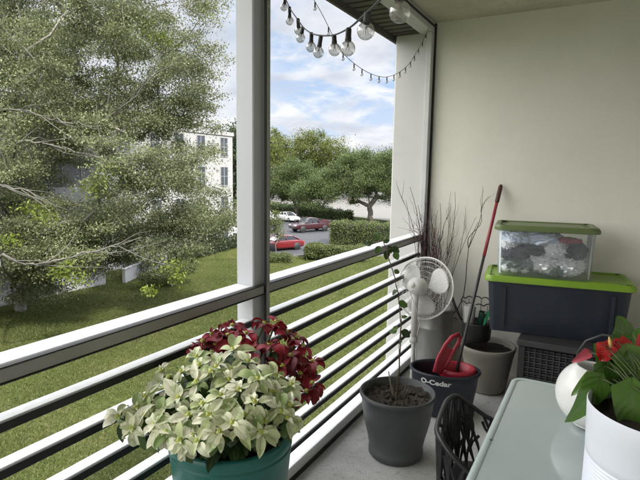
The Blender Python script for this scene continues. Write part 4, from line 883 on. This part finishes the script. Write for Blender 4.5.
# big olive tree on the lawn at the left
c = at(22, 330, 27.5); tb = np.array([c[0], c[1], GZ])
def rel(px, py, d): return at(px, py, d)-tb
bl = []
for (px, py, d, r1, r2) in [(40, 60, 27, 7.5, 6), (140, 50, 26, 5, 4.6), (-60, 80, 27, 6, 6), (90, 0, 27, 7, 5), (188, 10, 26.5, 2.0, 1.8), (150, 130, 25, 4.2, 3.6), (60, 160, 24, 5.5, 3.6), (150, 205, 23, 3.2, 1.9), (60, 230, 22, 4, 2.3), (-20, 220, 22, 4, 3), (196, 225, 23.5, 1.7, 1.4), (178, 85, 26, 2.2, 2.4), (0, -80, 27, 8, 4), (120, 250, 22, 2.6, 1.2), (20, 275, 21, 2.2, 1), (212, 205, 22, 1.7, 1.5), (216, 228, 23, 1.3, .9), (178, 215, 22.5, 1.8, 1.2), (95, 160, 22, 2.6, 1.8), (60, 110, 22.5, 3, 1.8), (165, 175, 22.5, 2.4, 1.6), (120, 200, 21.5, 2.6, 2.0), (20, 290, 20, 2.2, .8), (22, 288, 23.5, 2.0, 1.3), (-5, 280, 22, 2.2, 1.3), (160, 235, 21, 2.2, 1.2), (180, 190, 22.5, 2.2, 1.6), (100, 240, 21, 2.6, 1.3), (30, 255, 20.5, 2.6, 1.2)]:
    if py > 195: d += 2.5; r1 *= 1.1; r2 *= 1.1
    q = rel(px, py, d); bl.append((q[0], q[1], q[2], r1, r1, r2))
tt, NBm, endm = crown_tree('lawn_tree', 'huge olive green tree with pale limbs on the lawn at left', tb, bl, 5.5, 2400, 600000, .105, M['fol_main'], M['bark'], .30, .36, seed=11, gap=.45, flat=.42, minr=.013)
# lime coloured young shoots on the same tree
Pl = []
for (px, py, d, s) in [(103, 178, 20.5, .3), (90, 190, 20.5, .3), (45, 215, 20, .28), (30, 208, 20, .25), (70, 268, 19.5, .3), (78, 280, 19.5, .22), (150, 32, 24, .5), (165, 38, 24, .4), (10, 240, 19.5, .25), (172, 266, 21, .3), (178, 278, 21, .2), (60, 275, 19.5, .25), (110, 168, 21, .3), (150, 290, 20, .15)]:
    q = at(px, py, d); Pl.append(q-tb+rng.normal(size=(150, 3))*s*np.array([1, 1, .6]))
quads_mesh('young_shoots', leaf_quads(np.concatenate(Pl), .13, .5), M['fol_lime'], tt)
b = MB()
for P3 in ([(-15, 112, 22), (20, 114, 21.8), (45, 116, 21.5), (75, 124, 21.2), (95, 128, 21)], [(8, 150, 21), (28, 143, 20.8), (50, 145, 20.6), (70, 154, 20.4), (104, 158, 20.2)], [(60, 140, 24), (90, 125, 23.8), (130, 100, 23.5), (160, 70, 23.2), (192, 60, 23)], [(0, 260, 18), (30, 262, 18.2), (60, 255, 18.6), (110, 252, 19), (140, 240, 19)], [(0, 195, 20), (20, 190, 20), (50, 198, 20)]):
    cpt = catmull([np.array([0, 0, at(22, max(60, P3[0][1]+30), 27.5)[2]-GZ])]+[at(*q)-tb+rng.normal(size=3)*.12 for q in P3], 5); b.tube([q+rng.normal(size=3)*.035 for q in cpt], [.055*(1-.8*s)**1.2+.007 for s in np.linspace(0, 1, 5*len(P3)+1)], 7, False)
    for kk in range(9):
        j_ = random.randint(5, len(cpt)-3); q = cpt[j_]; dd_ = nrm(cpt[min(j_+3, len(cpt)-1)]-q); e = q+(dd_+rng.normal(size=3)*[.5, .5, .3])*random.uniform(1.0, 2.4)
        b.tube(catmull([q, (q+e)/2+rng.normal(size=3)*.15, e], 3), [.022, .02, .017, .014, .011, .008, .005], 5, False)
b.build('pale_limb', mat('pale_bark', (.115, .108, .092), .9, .2, 6, .6, 30, .02), tt, True)

def sub_tree(name, label, px, py_base, spread, h, blobs, **k):
    p = DG(px, py_base); return crown_tree(name, label, p, blobs, **k)
oak = DG(371, 223.5)
crown_tree('oak_tree', 'dark green spreading oak with a forked trunk behind the clipped hedge', oak, [(-6, -2, 4.8, 4.8, 4, 3.0), (0, 0, 7.6, 6, 5, 3.6), (5.5, 2.5, 5.6, 5, 4, 3.6), (-3.5, 0, 8.6, 4, 4, 2.8), (3, 1, 9.4, 4.5, 4, 2.8), (-9, -3.5, 4.4, 2.8, 3, 2.2), (8, 4, 5.6, 3.5, 3, 3)], 2.6, 480, 110000, .2, M['fol_oak'], M['darkbark'], .42, .55, seed=5, gap=.3, minr=.03)
p = DG(297, 217)
crown_tree('multi_stem_tree', 'grey green tree with several thin stems left of the spreading oak', p, [(0, 0, 5.0, 4, 3.5, 2.8), (-3.5, -1.5, 5.2, 3.4, 3, 2.8), (3, 1.5, 6.6, 3.6, 3, 2.6), (0, 0, 8.2, 3.5, 3, 2)], 1.6, 280, 60000, .2, M['fol_oak'], M['darkbark'], .3, .5, seed=8, gap=.3, minr=.03)
p = DG(287, 199); 
crown_tree('yellow_green_tree', 'tall yellow green tree rising behind the parked white cars', p, [(0, 0, 11, 7, 7, 7), (-8, -4, 10, 5, 6, 7), (5, 3, 15, 7, 6, 5), (10, 5, 14, 6, 6, 4.5), (-5, -2, 16, 5, 5, 4), (-14, -8, 8, 5, 5, 5)], 4, 420, 46000, .42, M['fol_yel'], M['darkbark'], .5, .9, seed=9, gap=.3, minr=.05)
for i, (px, d, hh, rr, fol, lab) in enumerate([(335, 150, 17, 9, 'fol_oak', 'far dark tree seen between the yellow tree and the oak'), (360, 165, 16, 9, 'fol_yel', 'far pale green tree just above the oak crown'), (392, 160, 15, 9, 'fol_oak', 'far tree half hidden by the white wall edge'), (232, 80, 16.5, 5, 'fol_dark', 'dark narrow tree between the white building and the post'), (256, 120, 16, 8, 'fol_yel', 'green tree hidden behind the white railing post'),
                                              (425, 130, 14, 8, 'fol_oak', 'far tree behind the balcony end wall'), (190, 110, 15, 8, 'fol_dark', 'dark tree behind the white building roof'), (120, 120, 16, 9, 'fol_dark', 'dark tree far behind the big lawn tree'), (30, 110, 17, 9, 'fol_oak', 'far tree at the left edge behind the lawn tree'), (310, 190, 15, 11, 'fol_oak', 'far tree low behind the yellow green tree')]):
    q = at(px, 175, d); base = (q[0], q[1], GZ)
    crown_tree('background_tree', lab, base, [(0, 0, hh*.42, rr, rr, hh*.4), (rr*.4, 0, hh*.72, rr*.6, rr*.6, hh*.24), (-rr*.4, rr*.2, hh*.66, rr*.6, rr*.6, hh*.25)], hh*.25, 200, 20000, .42, M[fol], M['darkbark'], .4, .9, seed=20+i, gap=.25, minr=.06, group='trees far beyond the car park')
# small leafy tree by the red car, in front of the white car
p = DG(276, 254)
crown_tree('young_tree', 'thin young tree standing at the car park edge beside the post', p, [(0, 0, 2.4, .9, .9, 1.1), (-.3, .2, 3.2, .6, .6, .8)], .9, 70, 3600, .12, M['fol_hedge'], M['bark'], .06, .22, seed=51)
p = DG(173, 286)
crown_tree('garden_shrub', 'loose green shrub on the lawn below the white building', p, [(0, 0, .9, 1.6, 1.4, .7), (.8, .6, 1.3, .9, .9, .6), (-1.2, -1, .7, 1.0, 1.0, .5)], .4, 90, 5200, .12, M['fol_hedge'], M['bark'], .08, .22, seed=52, cat='shrub')
# hedges
def hedge(name, label, pts, w, h, n, ls, fol, seed, cat='hedge', stems=False, group=None):
    global rng
    rng = np.random.default_rng(seed); pts = [np.array([*p, GZ]) for p in pts]; o0 = (pts[0]+pts[-1])/2; t = thing(name, label, cat, o0, group=group)
    b = MB(); tot = sum(np.linalg.norm(pts[i+1]-pts[i]) for i in range(len(pts)-1)); Q = []
    for i in range(len(pts)-1):
        a, c = pts[i], pts[i+1]; d = nrm(c-a); s_ = np.array([-d[1], d[0], 0]); L = np.linalg.norm(c-a); m_ = int(n*L/tot)
        b.obox((a+c)/2+[0, 0, h*.5+(.12*h if stems else 0)]-o0, (d, s_, np.array([0, 0, 1.])), L/2-.1, w/2-.18, h*(.38 if stems else .5)-.14)
        # points on a bumpy rounded-box shell
        uu = rng.random(m_)*L; per = rng.random(m_)*(w+2*h); side = np.where(per < h, -w/2, np.where(per < h+w, per-h-w/2, w/2)); zz = np.where(per < h, per, np.where(per < h+w, h, per-h-w))
        bump = np.array([mnoise.noise(Vector((x*.9, z*1.2, si*1.3+seed)))*.42 for x, z, si in zip(uu, zz, side)])
        if stems: zz = np.maximum(zz, h*.3+rng.random(m_)*.2)
        P = a+d*uu[:, None]+s_*(side*(1+bump/w*1.5))[:, None]+np.array([0, 0, 1.])*(zz*(1+bump/h))[:, None]+rng.normal(size=(m_, 3))*.07; Q.append(P-o0)
        e = int(m_*.06)
        if i == 0 or i == len(pts)-2:
            for en in ([a] if i == 0 else [])+([c] if i == len(pts)-2 else []):
                P = en+s_*((rng.random(e*3)-.5)*w)[:, None]+np.array([0, 0, 1.])*(rng.random(e*3)*h)[:, None]+rng.normal(size=(e*3, 3))*.1; Q.append(P-o0)
    b.build('hedge_twigs', M['hedgecore'], t)
    if stems:
        b = MB()
        for i in range(len(pts)-1):
            L = np.linalg.norm(pts[i+1]-pts[i]); 
            for s in np.arange(0, 1, .35/L): p = pts[i]+(pts[i+1]-pts[i])*s-o0; b.tube([p, p+[rng.normal()*.05, rng.normal()*.05, h*.5]], .025, 5)
        b.build('stem', M['bark'], t, True)
    Q = np.concatenate(Q); Q[:, 2] = np.maximum(Q[:, 2], .03); quads_mesh('hedge_leaves', leaf_quads(Q, ls, .6), fol, t)
    return t
a_, c_ = DG(333, 243), DG(392, 246)
hedge('clipped_hedge', 'tall clipped green hedge beside the car park below the oak', [(a_[0], a_[1]), (c_[0], c_[1]), (c_[0]+5, c_[1]+2.5)], 2.4, 2.25, 26000, .13, M['fol_hedge'], 3)
a_, c_ = DG(307, 259), DG(360, 261)
hedge('low_hedge', 'lower leggy hedge at the lawn edge nearest the railing', [(a_[0], a_[1]), (c_[0], c_[1]), (c_[0]+.4, c_[1]+.2)], 1.3, 1.15, 20000, .11, M['fol_hedge'], 4, stems=True)
a_, c_ = DG(165, 262), DG(236, 244.5)
hedge('foundation_hedge', 'dark low hedge along the foot of the white building', [(a_[0]+.8, a_[1]), (c_[0]+.6, c_[1])], 1.3, 1.0, 12000, .11, M['fol_dark'], 5)
hedge('verge_hedge', 'long dark hedge on the verge behind the parked white cars', [(-35, 72.6), (-51.5, 79), (-70, 90)], 2.2, 1.5, 20000, .2, M['fol_oak'], 6)
hedge('entrance_hedge', 'small light green hedge beside the near red car', [(DG(269, 262)[0], DG(269, 262)[1]), (DG(290, 262)[0], DG(290, 262)[1])], .9, .55, 3500, .1, M['fol_hedge'], 12)
# roadside shrubs beside the first building
for i, (px, py, s, lab) in enumerate([(30, 300, 1.0, 'round green shrub at the far left foot of the near building'), (84, 286, .8, 'small shrub against the white wall of the near building'), (140, 276, 1.1, 'bushy shrub at the corner between the two buildings')]):
    p = DG(px, py); crown_tree('foundation_shrub', lab, p, [(0, 0, .8*s, 1.2*s, 1.2*s, .7*s)], .3, 50, 2600, .11, M['fol_dark'], M['bark'], .05, .2, seed=70+i, cat='shrub', group='shrubs at the foot of the buildings')

# ------------------------------------------------------------------ buildings opposite
M['bwhite'] = mat('building_white', (.36, .357, .35), .85, .04, .6, .2, 20, .01, dirt=(.3, .295, .28), dscale=.5, dlo=.55, dhi=.85)
M['bgrey'] = mat('screen_grey', (.16, .165, .18), .8, .15, 1)
M['wglass'] = mat('window_glass', (.05, .06, .075), .12, .3, .5, 0, spec=.8)
M['frame'] = mat('window_frame', (.3, .3, .3), .5, .05)
M['roofgrey'] = mat('roof_gravel', (.3, .29, .27), .9, .15, 2)
def facade(t, org, x, y0, y1, zs, ys, ww, wh, blinds=False):
    for z in zs:
        for y in ys:
            fo = MB(); X0 = x+.012
            fo.box(x-.05, X0+.03, y-ww/2-.06, y+ww/2+.06, z+wh/2, z+wh/2+.07); fo.box(x-.05, X0+.05, y-ww/2-.08, y+ww/2+.08, z-wh/2-.07, z-wh/2); fo.box(x-.05, X0+.03, y-ww/2-.06, y-ww/2, z-wh/2+.001, z+wh/2-.001); fo.box(x-.05, X0+.03, y+ww/2, y+ww/2+.06, z-wh/2+.001, z+wh/2-.001); fo.box(x-.04, X0+.02, y-.025, y+.025, z-wh/2+.001, z+wh/2-.001); fo.box(x-.04, X0+.018, y-ww/2+.001, y-.026, z-.02, z+.02); fo.box(x-.04, X0+.018, y+.026, y+ww/2-.001, z-.02, z+.02)
            fr0 = fo.build('window', M['frame'], t, org=org); g = MB(); g.box(x-.02, x+.004, y-ww/2, y+ww/2, z-wh/2, z+wh/2); g.build('pane', M['wglass'], fr0, org=org)
rows = [-4.55, -1.75, 1.05, 3.8]
t = thing('white_apartment_building', 'white flat roofed apartment building with dark windows beyond the tree', 'building', (-37, 34, GZ)); org = (-37, 34, GZ)
b = MB(); b.box(-47, -32, 25, 40.2, GZ-.1, 4.9); b.box(-47.1, -31.9, 24.9, 40.3, 4.9, 5.25); b.build('wall', M['bwhite'], t, org=org)
b = MB(); b.box(-44, -32.8, 30, 37.6, 5.25, 6.5); b.build('stair_tower', M['bwhite'], t, org=org)
b = MB(); b.box(-46.9, -32.1, 25.1, 40.1, 5.25, 5.28); b.build('roof', M['roofgrey'], t, org=org)
facade(t, org, -32, 25, 40, rows, [27.2, 30.3, 33.0, 35.7, 38.9], 1.0, 1.7)
t = thing('near_apartment_building', 'near white apartment building with screened balconies behind the lawn tree', 'building', (-35, 8, GZ)); org = (-35, 8, GZ)
b = MB(); b.box(-45, -29.6, -22, 23, GZ-.1, 5.2); b.box(-45.2, -28.3, -22.2, 23.2, 5.2, 5.6); b.build('wall', M['bwhite'], t, org=org)
y = -20
while y < 22:
    for zi, z in enumerate((GZ, GZ+2.8, GZ+5.6, GZ+8.4)):
        s_ = MB(); s_.box(-29.6, -28.4, y, y+5.4, z-.1 if zi else z, z+.12); s_.box(-28.55, -28.4, y, y+5.4, z+.12, z+.85); s_.box(-29.6, -28.551, y, y+.14, z+.12, z+2.65); s_.box(-29.6, -28.551, y+5.26, y+5.4, z+.12, z+2.65)
        o = s_.build('balcony', M['bwhite'], t, org=org); g = MB(); g.box(-28.50, -28.46, y+.05, y+5.35, z+.851, z+2.65); g.build('screen_panel', M['bgrey'], o, org=org)
        g = MB()
        for j in range(5): yy = y+.05+j*1.3; g.box(-28.52, -28.42, yy, yy+.06, z+.85, z+2.66)
        g.box(-28.52, -28.42, y+.05, y+5.35, z+2.6, z+2.655); g.build('screen_mullion', M['frame'], o, org=org)
    y += 6.15

a_, c_ = DG(124, 283), DG(166, 263.5); d_ = nrm(c_-a_); b = MB(); b.obox((a_+c_)/2+[0, 0, .45], (d_, np.array([-d_[1], d_[0], 0]), np.array([0, 0, 1.])), np.linalg.norm(c_-a_)/2, .1, .45); b.obox((a_+c_)/2+[0, 0, .93], (d_, np.array([-d_[1], d_[0], 0]), np.array([0, 0, 1.])), np.linalg.norm(c_-a_)/2+.03, .14, .03)
tag(b.build('patio_wall', M['bwhite']), 'low white patio wall on the lawn edge between the two white buildings', 'wall')

# ------------------------------------------------------------------ cars
M['tyre'] = mat('tyre_rubber', (.02, .02, .02), .8); M['rim'] = mat('alloy_rim', (.14, .14, .145), .35, .1, metal=.7); M['carglass'] = mat('car_glass', (.03, .035, .04), .08, .1, spec=.9)
M['lampglass'] = mat('lamp_glass', (.7, .7, .7), .15); M['redlamp'] = mat('tail_lamp', (.35, .01, .01), .2); M['trim'] = mat('black_trim', (.02, .02, .02), .6)
def car(name, label, loc, rz, col, kind='sedan', cat='car', group='cars in the car park'):
    paint = mat('car_paint', col, .28, .04, 1, 0, coat=.6); t = thing(name, label, cat, loc, rz, group)
    if kind == 'sedan': L, W = 4.6, 1.8; lower = [(-2.3, .62, .42, .62), (-2.2, .82, .3, .88), (-1.6, .89, .24, .98), (-.9, .9, .22, 1.0), (.6, .9, .22, .96), (1.3, .88, .24, .88), (2.0, .82, .28, .76), (2.28, .66, .36, .6)]; cab = [(-1.75, .66, .95), (-1.05, .62, 1.36), (-.3, .62, 1.45), (.25, .61, 1.42), (1.0, .68, .95)]
    elif kind == 'suv': L, W = 4.7, 1.85; lower = [(-2.3, .8, .42, .95), (-2.2, .88, .34, 1.05), (-1.5, .92, .3, 1.08), (.7, .92, .3, 1.06), (1.4, .9, .3, 1.0), (2.1, .86, .34, .9), (2.3, .72, .42, .7)]; cab = [(-2.15, .74, 1.05), (-1.85, .68, 1.62), (-.6, .68, 1.72), (.3, .66, 1.66), (1.0, .74, 1.04)]
    else: L, W = 5.6, 1.95; lower = [(-2.8, .88, .5, 1.08), (-2.7, .94, .42, 1.12), (-.7, .95, .38, 1.14), (.9, .95, .38, 1.12), (1.7, .93, .4, 1.1), (2.5, .9, .42, 1.04), (2.78, .8, .5, .9)]; cab = [(-.75, .76, 1.12), (-.65, .7, 1.72), (.1, .7, 1.82), (.6, .69, 1.78), (1.35, .78, 1.1)]
    b = MB(); vs = []; nsec = 12
    for (x, w, z0, z1) in lower:
        sec = [(-w*.9, z0), (-w, z0+.12), (-w*1.0, (z0+z1)/2), (-w*.97, z1-.1), (-w*.88, z1-.01), (-w*.4, z1+.02), (w*.4, z1+.02), (w*.88, z1-.01), (w*.97, z1-.1), (w*1.0, (z0+z1)/2), (w, z0+.12), (w*.9, z0)]
        vs += [(x, a, z) for a, z in sec]
    m_ = len(lower); fs = [(i*nsec+j, i*nsec+(j+1) % nsec, (i+1)*nsec+(j+1) % nsec, (i+1)*nsec+j) for i in range(m_-1) for j in range(nsec)]+[tuple(range(nsec)), tuple((m_-1)*nsec+j for j in range(nsec))]
    b.add(vs, fs)
    if kind == 'pickup':
        b.box(-2.72, -.8, .80, .90, 1.13, 1.30, .02); b.box(-2.72, -.8, -.90, -.80, 1.13, 1.30, .02); b.box(-2.78, -2.70, -.9, .9, 1.13, 1.30, .02)
    o = b.build('body', paint, t, True); e = o.modifiers.new('bv', 'BEVEL'); e.width = .03; e.segments = 2; e.limit_method = 'ANGLE'
    zb = lower[3][3]-.03; g = MB(); vs = []
    for (x, w, z) in cab: vs += [(x, -w-.0-(.13 if z > zb+.2 else .1)*(1 if z <= zb+.2 else .6), zb), (x, -w, max(z, zb+.01)), (x, w, max(z, zb+.01)), (x, w+.08, zb)]
    g.add(vs, [(i*4+j, i*4+j+1, (i+1)*4+j+1, (i+1)*4+j) for i in range(len(cab)-1) for j in range(3)]+[(0, 1, 2, 3), tuple((len(cab)-1)*4+j for j in range(4))]); g.build('window_glass', M['carglass'], t)
    r = MB(); up = [c for c in cab if c[2] > zb+.25]; vs = []
    for (x, w, z) in up: vs += [(x, -w-.015, z-.02), (x, -w+.05, z+.03), (x, w-.05, z+.03), (x, w+.015, z-.02)]
    r.add(vs, [(i*4+j, i*4+j+1, (i+1)*4+j+1, (i+1)*4+j) for i in range(len(up)-1) for j in range(3)])
    for sgn in (-1, 1):
        for (A, B_) in ((cab[0], cab[1]), (cab[-1], cab[-2])): r.tube([(A[0], sgn*(A[1]+.09), zb), (B_[0], sgn*(B_[1]+.01), B_[2])], .045, 6)
        mid = cab[2]; r.tube([(mid[0]+.05, sgn*(mid[1]+.1), zb), (mid[0], sgn*(mid[1]+.012), mid[2])], .04, 6)
    r.build('roof', paint, t, True)
    wr = .33 if kind == 'sedan' else .38; wx = L*.30
    for sx in (-1, 1):
        for sgn in (-1, 1):
            wh = MB(); My = np.array([[1, 0, 0], [0, 0, 1.], [0, 1, 0]]); cpos = (sx*wx+(.05 if sx > 0 else -.02), sgn*(W/2-.12), wr)
            wh.lathe([(wr*.62, -.1), (wr*.95, -.11), (wr, -.07), (wr, .07), (wr*.95, .11), (wr*.62, .1)], cpos, 24, M=My); o = wh.build('tyre', M['tyre'], t, True)
            rm = MB(); rm.lathe([(0, sgn*.08), (wr*.15, sgn*.09), (wr*.5, sgn*.07), (wr*.56, sgn*.10), (wr*.56, -sgn*.08), (0, -sgn*.08)], cpos, 20, M=My); rm.build('rim', M['rim'], o, True)
            ar = MB(); ar.lathe([(wr*1.12, -.02), (wr*1.16, .0), (wr*1.12, .02), (0, .02)], (cpos[0], sgn*(W/2-.018), wr+.02), 24, M=My); ar.build('wheel_arch', M['trim'], t, True)
    for sgn in (-1, 1):
        x1, x0 = lower[-1][0], lower[0][0]; h = MB(); h.box(x1-.22, x1+.0, sgn*.58-.16, sgn*.58+.16, lower[-1][3]-.06, lower[-1][3]+.08, .03); h.build('headlight', M['lampglass'], t)
        h = MB(); h.box(x0-.01, x0+.16, sgn*.62-.12, sgn*.62+.12, lower[0][3]-.02, lower[0][3]+.16, .02); h.build('tail_light', M['redlamp'], t)
        h = MB(); h.box(cab[-1][0]-.45, cab[-1][0]-.3, sgn*(W/2+.02), sgn*(W/2+.16), zb+.02, zb+.15, .03); h.build('side_mirror', paint, t)
    h = MB(); h.box(lower[-1][0]-.02, lower[-1][0]+.03, -.5, .5, lower[-1][2]+.03, lower[-1][3]-.12, .01); h.build('grille', M['trim'], t)
    h = MB(); h.box(lower[0][0]-.02, lower[0][0]+.01, -.26, .26, .62, .75); h.build('number_plate', M['lampglass'], t)
    return t
CZ = GZ+.006
pa, pb = DG(291, 233.5), DG(328, 231); ang = math.atan2(pb[1]-pa[1], pb[0]-pa[0]); m_ = (pa+pb)/2
car('parked_pickup', 'dark red pickup truck parked behind the clipped hedge', (m_[0]-.5, m_[1]+.9, CZ), ang+PI, (.035, .004, .006), 'pickup', 'pickup truck')
car('parked_car', 'bright red car parked nearest the lawn beside the post', (-27.3, 41.6, CZ), math.radians(-118), (.13, .006, .008), 'sedan')
p = DG(291, 221.5); car('parked_car', 'white sedan parked left of the dark red pickup', (p[0]-.5, p[1], CZ), math.radians(-25), (.66, .66, .64), 'sedan')
p = DG(269, 223); car('parked_car', 'white suv farthest left, partly behind the post', (p[0]-1, p[1]+.5, CZ), math.radians(-30), (.68, .69, .7), 'suv')
p = DG(228, 236); car('parked_car', 'white car parked between the white building and the post', (p[0], p[1]+2, CZ), math.radians(-80), (.68, .68, .68), 'suv')

# ------------------------------------------------------------------ light, sky
SUN_EL, SUN_AZ = math.radians(42), math.radians(-28)        # azimuth measured from +X towards +Y (sun stands behind and to the right)
sd = np.array([math.cos(SUN_EL)*math.cos(SUN_AZ), math.cos(SUN_EL)*math.sin(SUN_AZ), math.sin(SUN_EL)])
sun = bpy.data.lights.new('sun', 'SUN'); sun.energy = 2.0; sun.angle = math.radians(1.5); sun.color = (1, .95, .87)
so = bpy.data.objects.new('sun', sun); C.objects.link(so); so.rotation_euler = Vector(sd).to_track_quat('Z', 'Y').to_euler(); so.location = (10, -10, 30)
w = bpy.data.worlds.new('World'); sc.world = w; w.use_nodes = True; nt = w.node_tree; N, L = nt.nodes, nt.links; bgn = N['Background']
sky = N.new('ShaderNodeTexSky'); sky.sky_type = 'NISHITA'; sky.sun_disc = False; sky.sun_elevation = SUN_EL; sky.sun_rotation = math.radians(90)-SUN_AZ; sky.air_density = 1; sky.dust_density = 1.2; sky.ozone_density = 1.2
tc_ = N.new('ShaderNodeTexCoord'); sep = N.new('ShaderNodeSeparateXYZ'); L.new(tc_.outputs['Generated'], sep.inputs[0])
mz = N.new('ShaderNodeMath'); mz.operation = 'MAXIMUM'; L.new(sep.outputs[2], mz.inputs[0]); mz.inputs[1].default_value = 0.0
mzz = N.new('ShaderNodeMath'); mzz.operation = 'ADD'; L.new(mz.outputs[0], mzz.inputs[0]); mzz.inputs[1].default_value = .22
dx = N.new('ShaderNodeMath'); dx.operation = 'DIVIDE'; L.new(sep.outputs[0], dx.inputs[0]); L.new(mzz.outputs[0], dx.inputs[1])
dy = N.new('ShaderNodeMath'); dy.operation = 'DIVIDE'; L.new(sep.outputs[1], dy.inputs[0]); L.new(mzz.outputs[0], dy.inputs[1])
cb = N.new('ShaderNodeCombineXYZ'); L.new(dx.outputs[0], cb.inputs[0]); L.new(dy.outputs[0], cb.inputs[1])
n1 = N.new('ShaderNodeTexNoise'); n1.inputs['Scale'].default_value = 1.9; n1.inputs['Detail'].default_value = 9; n1.inputs['Roughness'].default_value = .58; n1.inputs['Distortion'].default_value = .25; L.new(cb.outputs[0], n1.inputs['Vector'])
cr = ramp(nt, [(.44, 0.), (.52, .85), (.62, 1.)]); L.new(n1.outputs['Fac'], cr.inputs['Fac'])
n2 = N.new('ShaderNodeTexNoise'); n2.inputs['Scale'].default_value = 2.6; n2.inputs['Detail'].default_value = 7; L.new(cb.outputs[0], n2.inputs['Vector'])
cc_ = ramp(nt, [(.35, (1.45, 1.53, 1.7)), (.62, (2.25, 2.28, 2.34))]); L.new(n2.outputs['Fac'], cc_.inputs['Fac'])
lowblue = ramp(nt, [(0., (1.75, 1.9, 2.15)), (.14, (1.2, 1.55, 2.1)), (.3, (.78, 1.2, 1.9))]); L.new(sep.outputs[2], lowblue.inputs['Fac'])
lx = N.new('ShaderNodeMath'); lx.operation = 'MULTIPLY'; L.new(sep.outputs[0], lx.inputs[0]); lx.inputs[1].default_value = -1
lr = ramp(nt, [(.51, 0.), (.62, .9)]); L.new(lx.outputs[0], lr.inputs['Fac']); mxm = N.new('ShaderNodeMath'); mxm.operation = 'MAXIMUM'; L.new(cr.outputs['Color'], mxm.inputs[0]); L.new(lr.outputs['Color'], mxm.inputs[1])
low = mixc(nt, mxm.outputs[0], lowblue.outputs['Color'], cc_.outputs['Color'])
high = mixc(nt, cr.outputs['Color'], sky.outputs[0], (13.5, 13.6, 13.8))       # unseen overhead cloud, made extra bright as fill for the balcony
hz = ramp(nt, [(.33, 0.), (.5, 1.)]); L.new(sep.outputs[2], hz.inputs['Fac'])
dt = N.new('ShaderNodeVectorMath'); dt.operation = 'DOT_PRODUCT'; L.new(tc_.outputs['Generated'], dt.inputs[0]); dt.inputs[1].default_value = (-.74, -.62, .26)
skyfill = ramp(nt, [(.42, 0.), (.8, 1.)]); L.new(dt.outputs['Value'], skyfill.inputs['Fac'])       # bright sky patch out of view, added to light the balcony interior
allsky = mixc(nt, hz.outputs['Color'], low, high)
L.new(mixc(nt, skyfill.outputs['Color'], allsky, (9.5, 9.4, 9.2)), bgn.inputs['Color']); bgn.inputs['Strength'].default_value = .15

vs_ = sc.view_settings; vs_.view_transform = 'Standard'; vs_.look = 'None'; vs_.gamma = 1; vs_.exposure = 1.62; vs_.use_curve_mapping = False
cy = sc.cycles; cy.use_denoising = True; cy.max_bounces = 7; cy.diffuse_bounces = 4; cy.transparent_max_bounces = 12; cy.glossy_bounces = 3; cy.sample_clamp_indirect = 6
try: cy.denoiser = 'OPENIMAGEDENOISE'
except Exception: pass
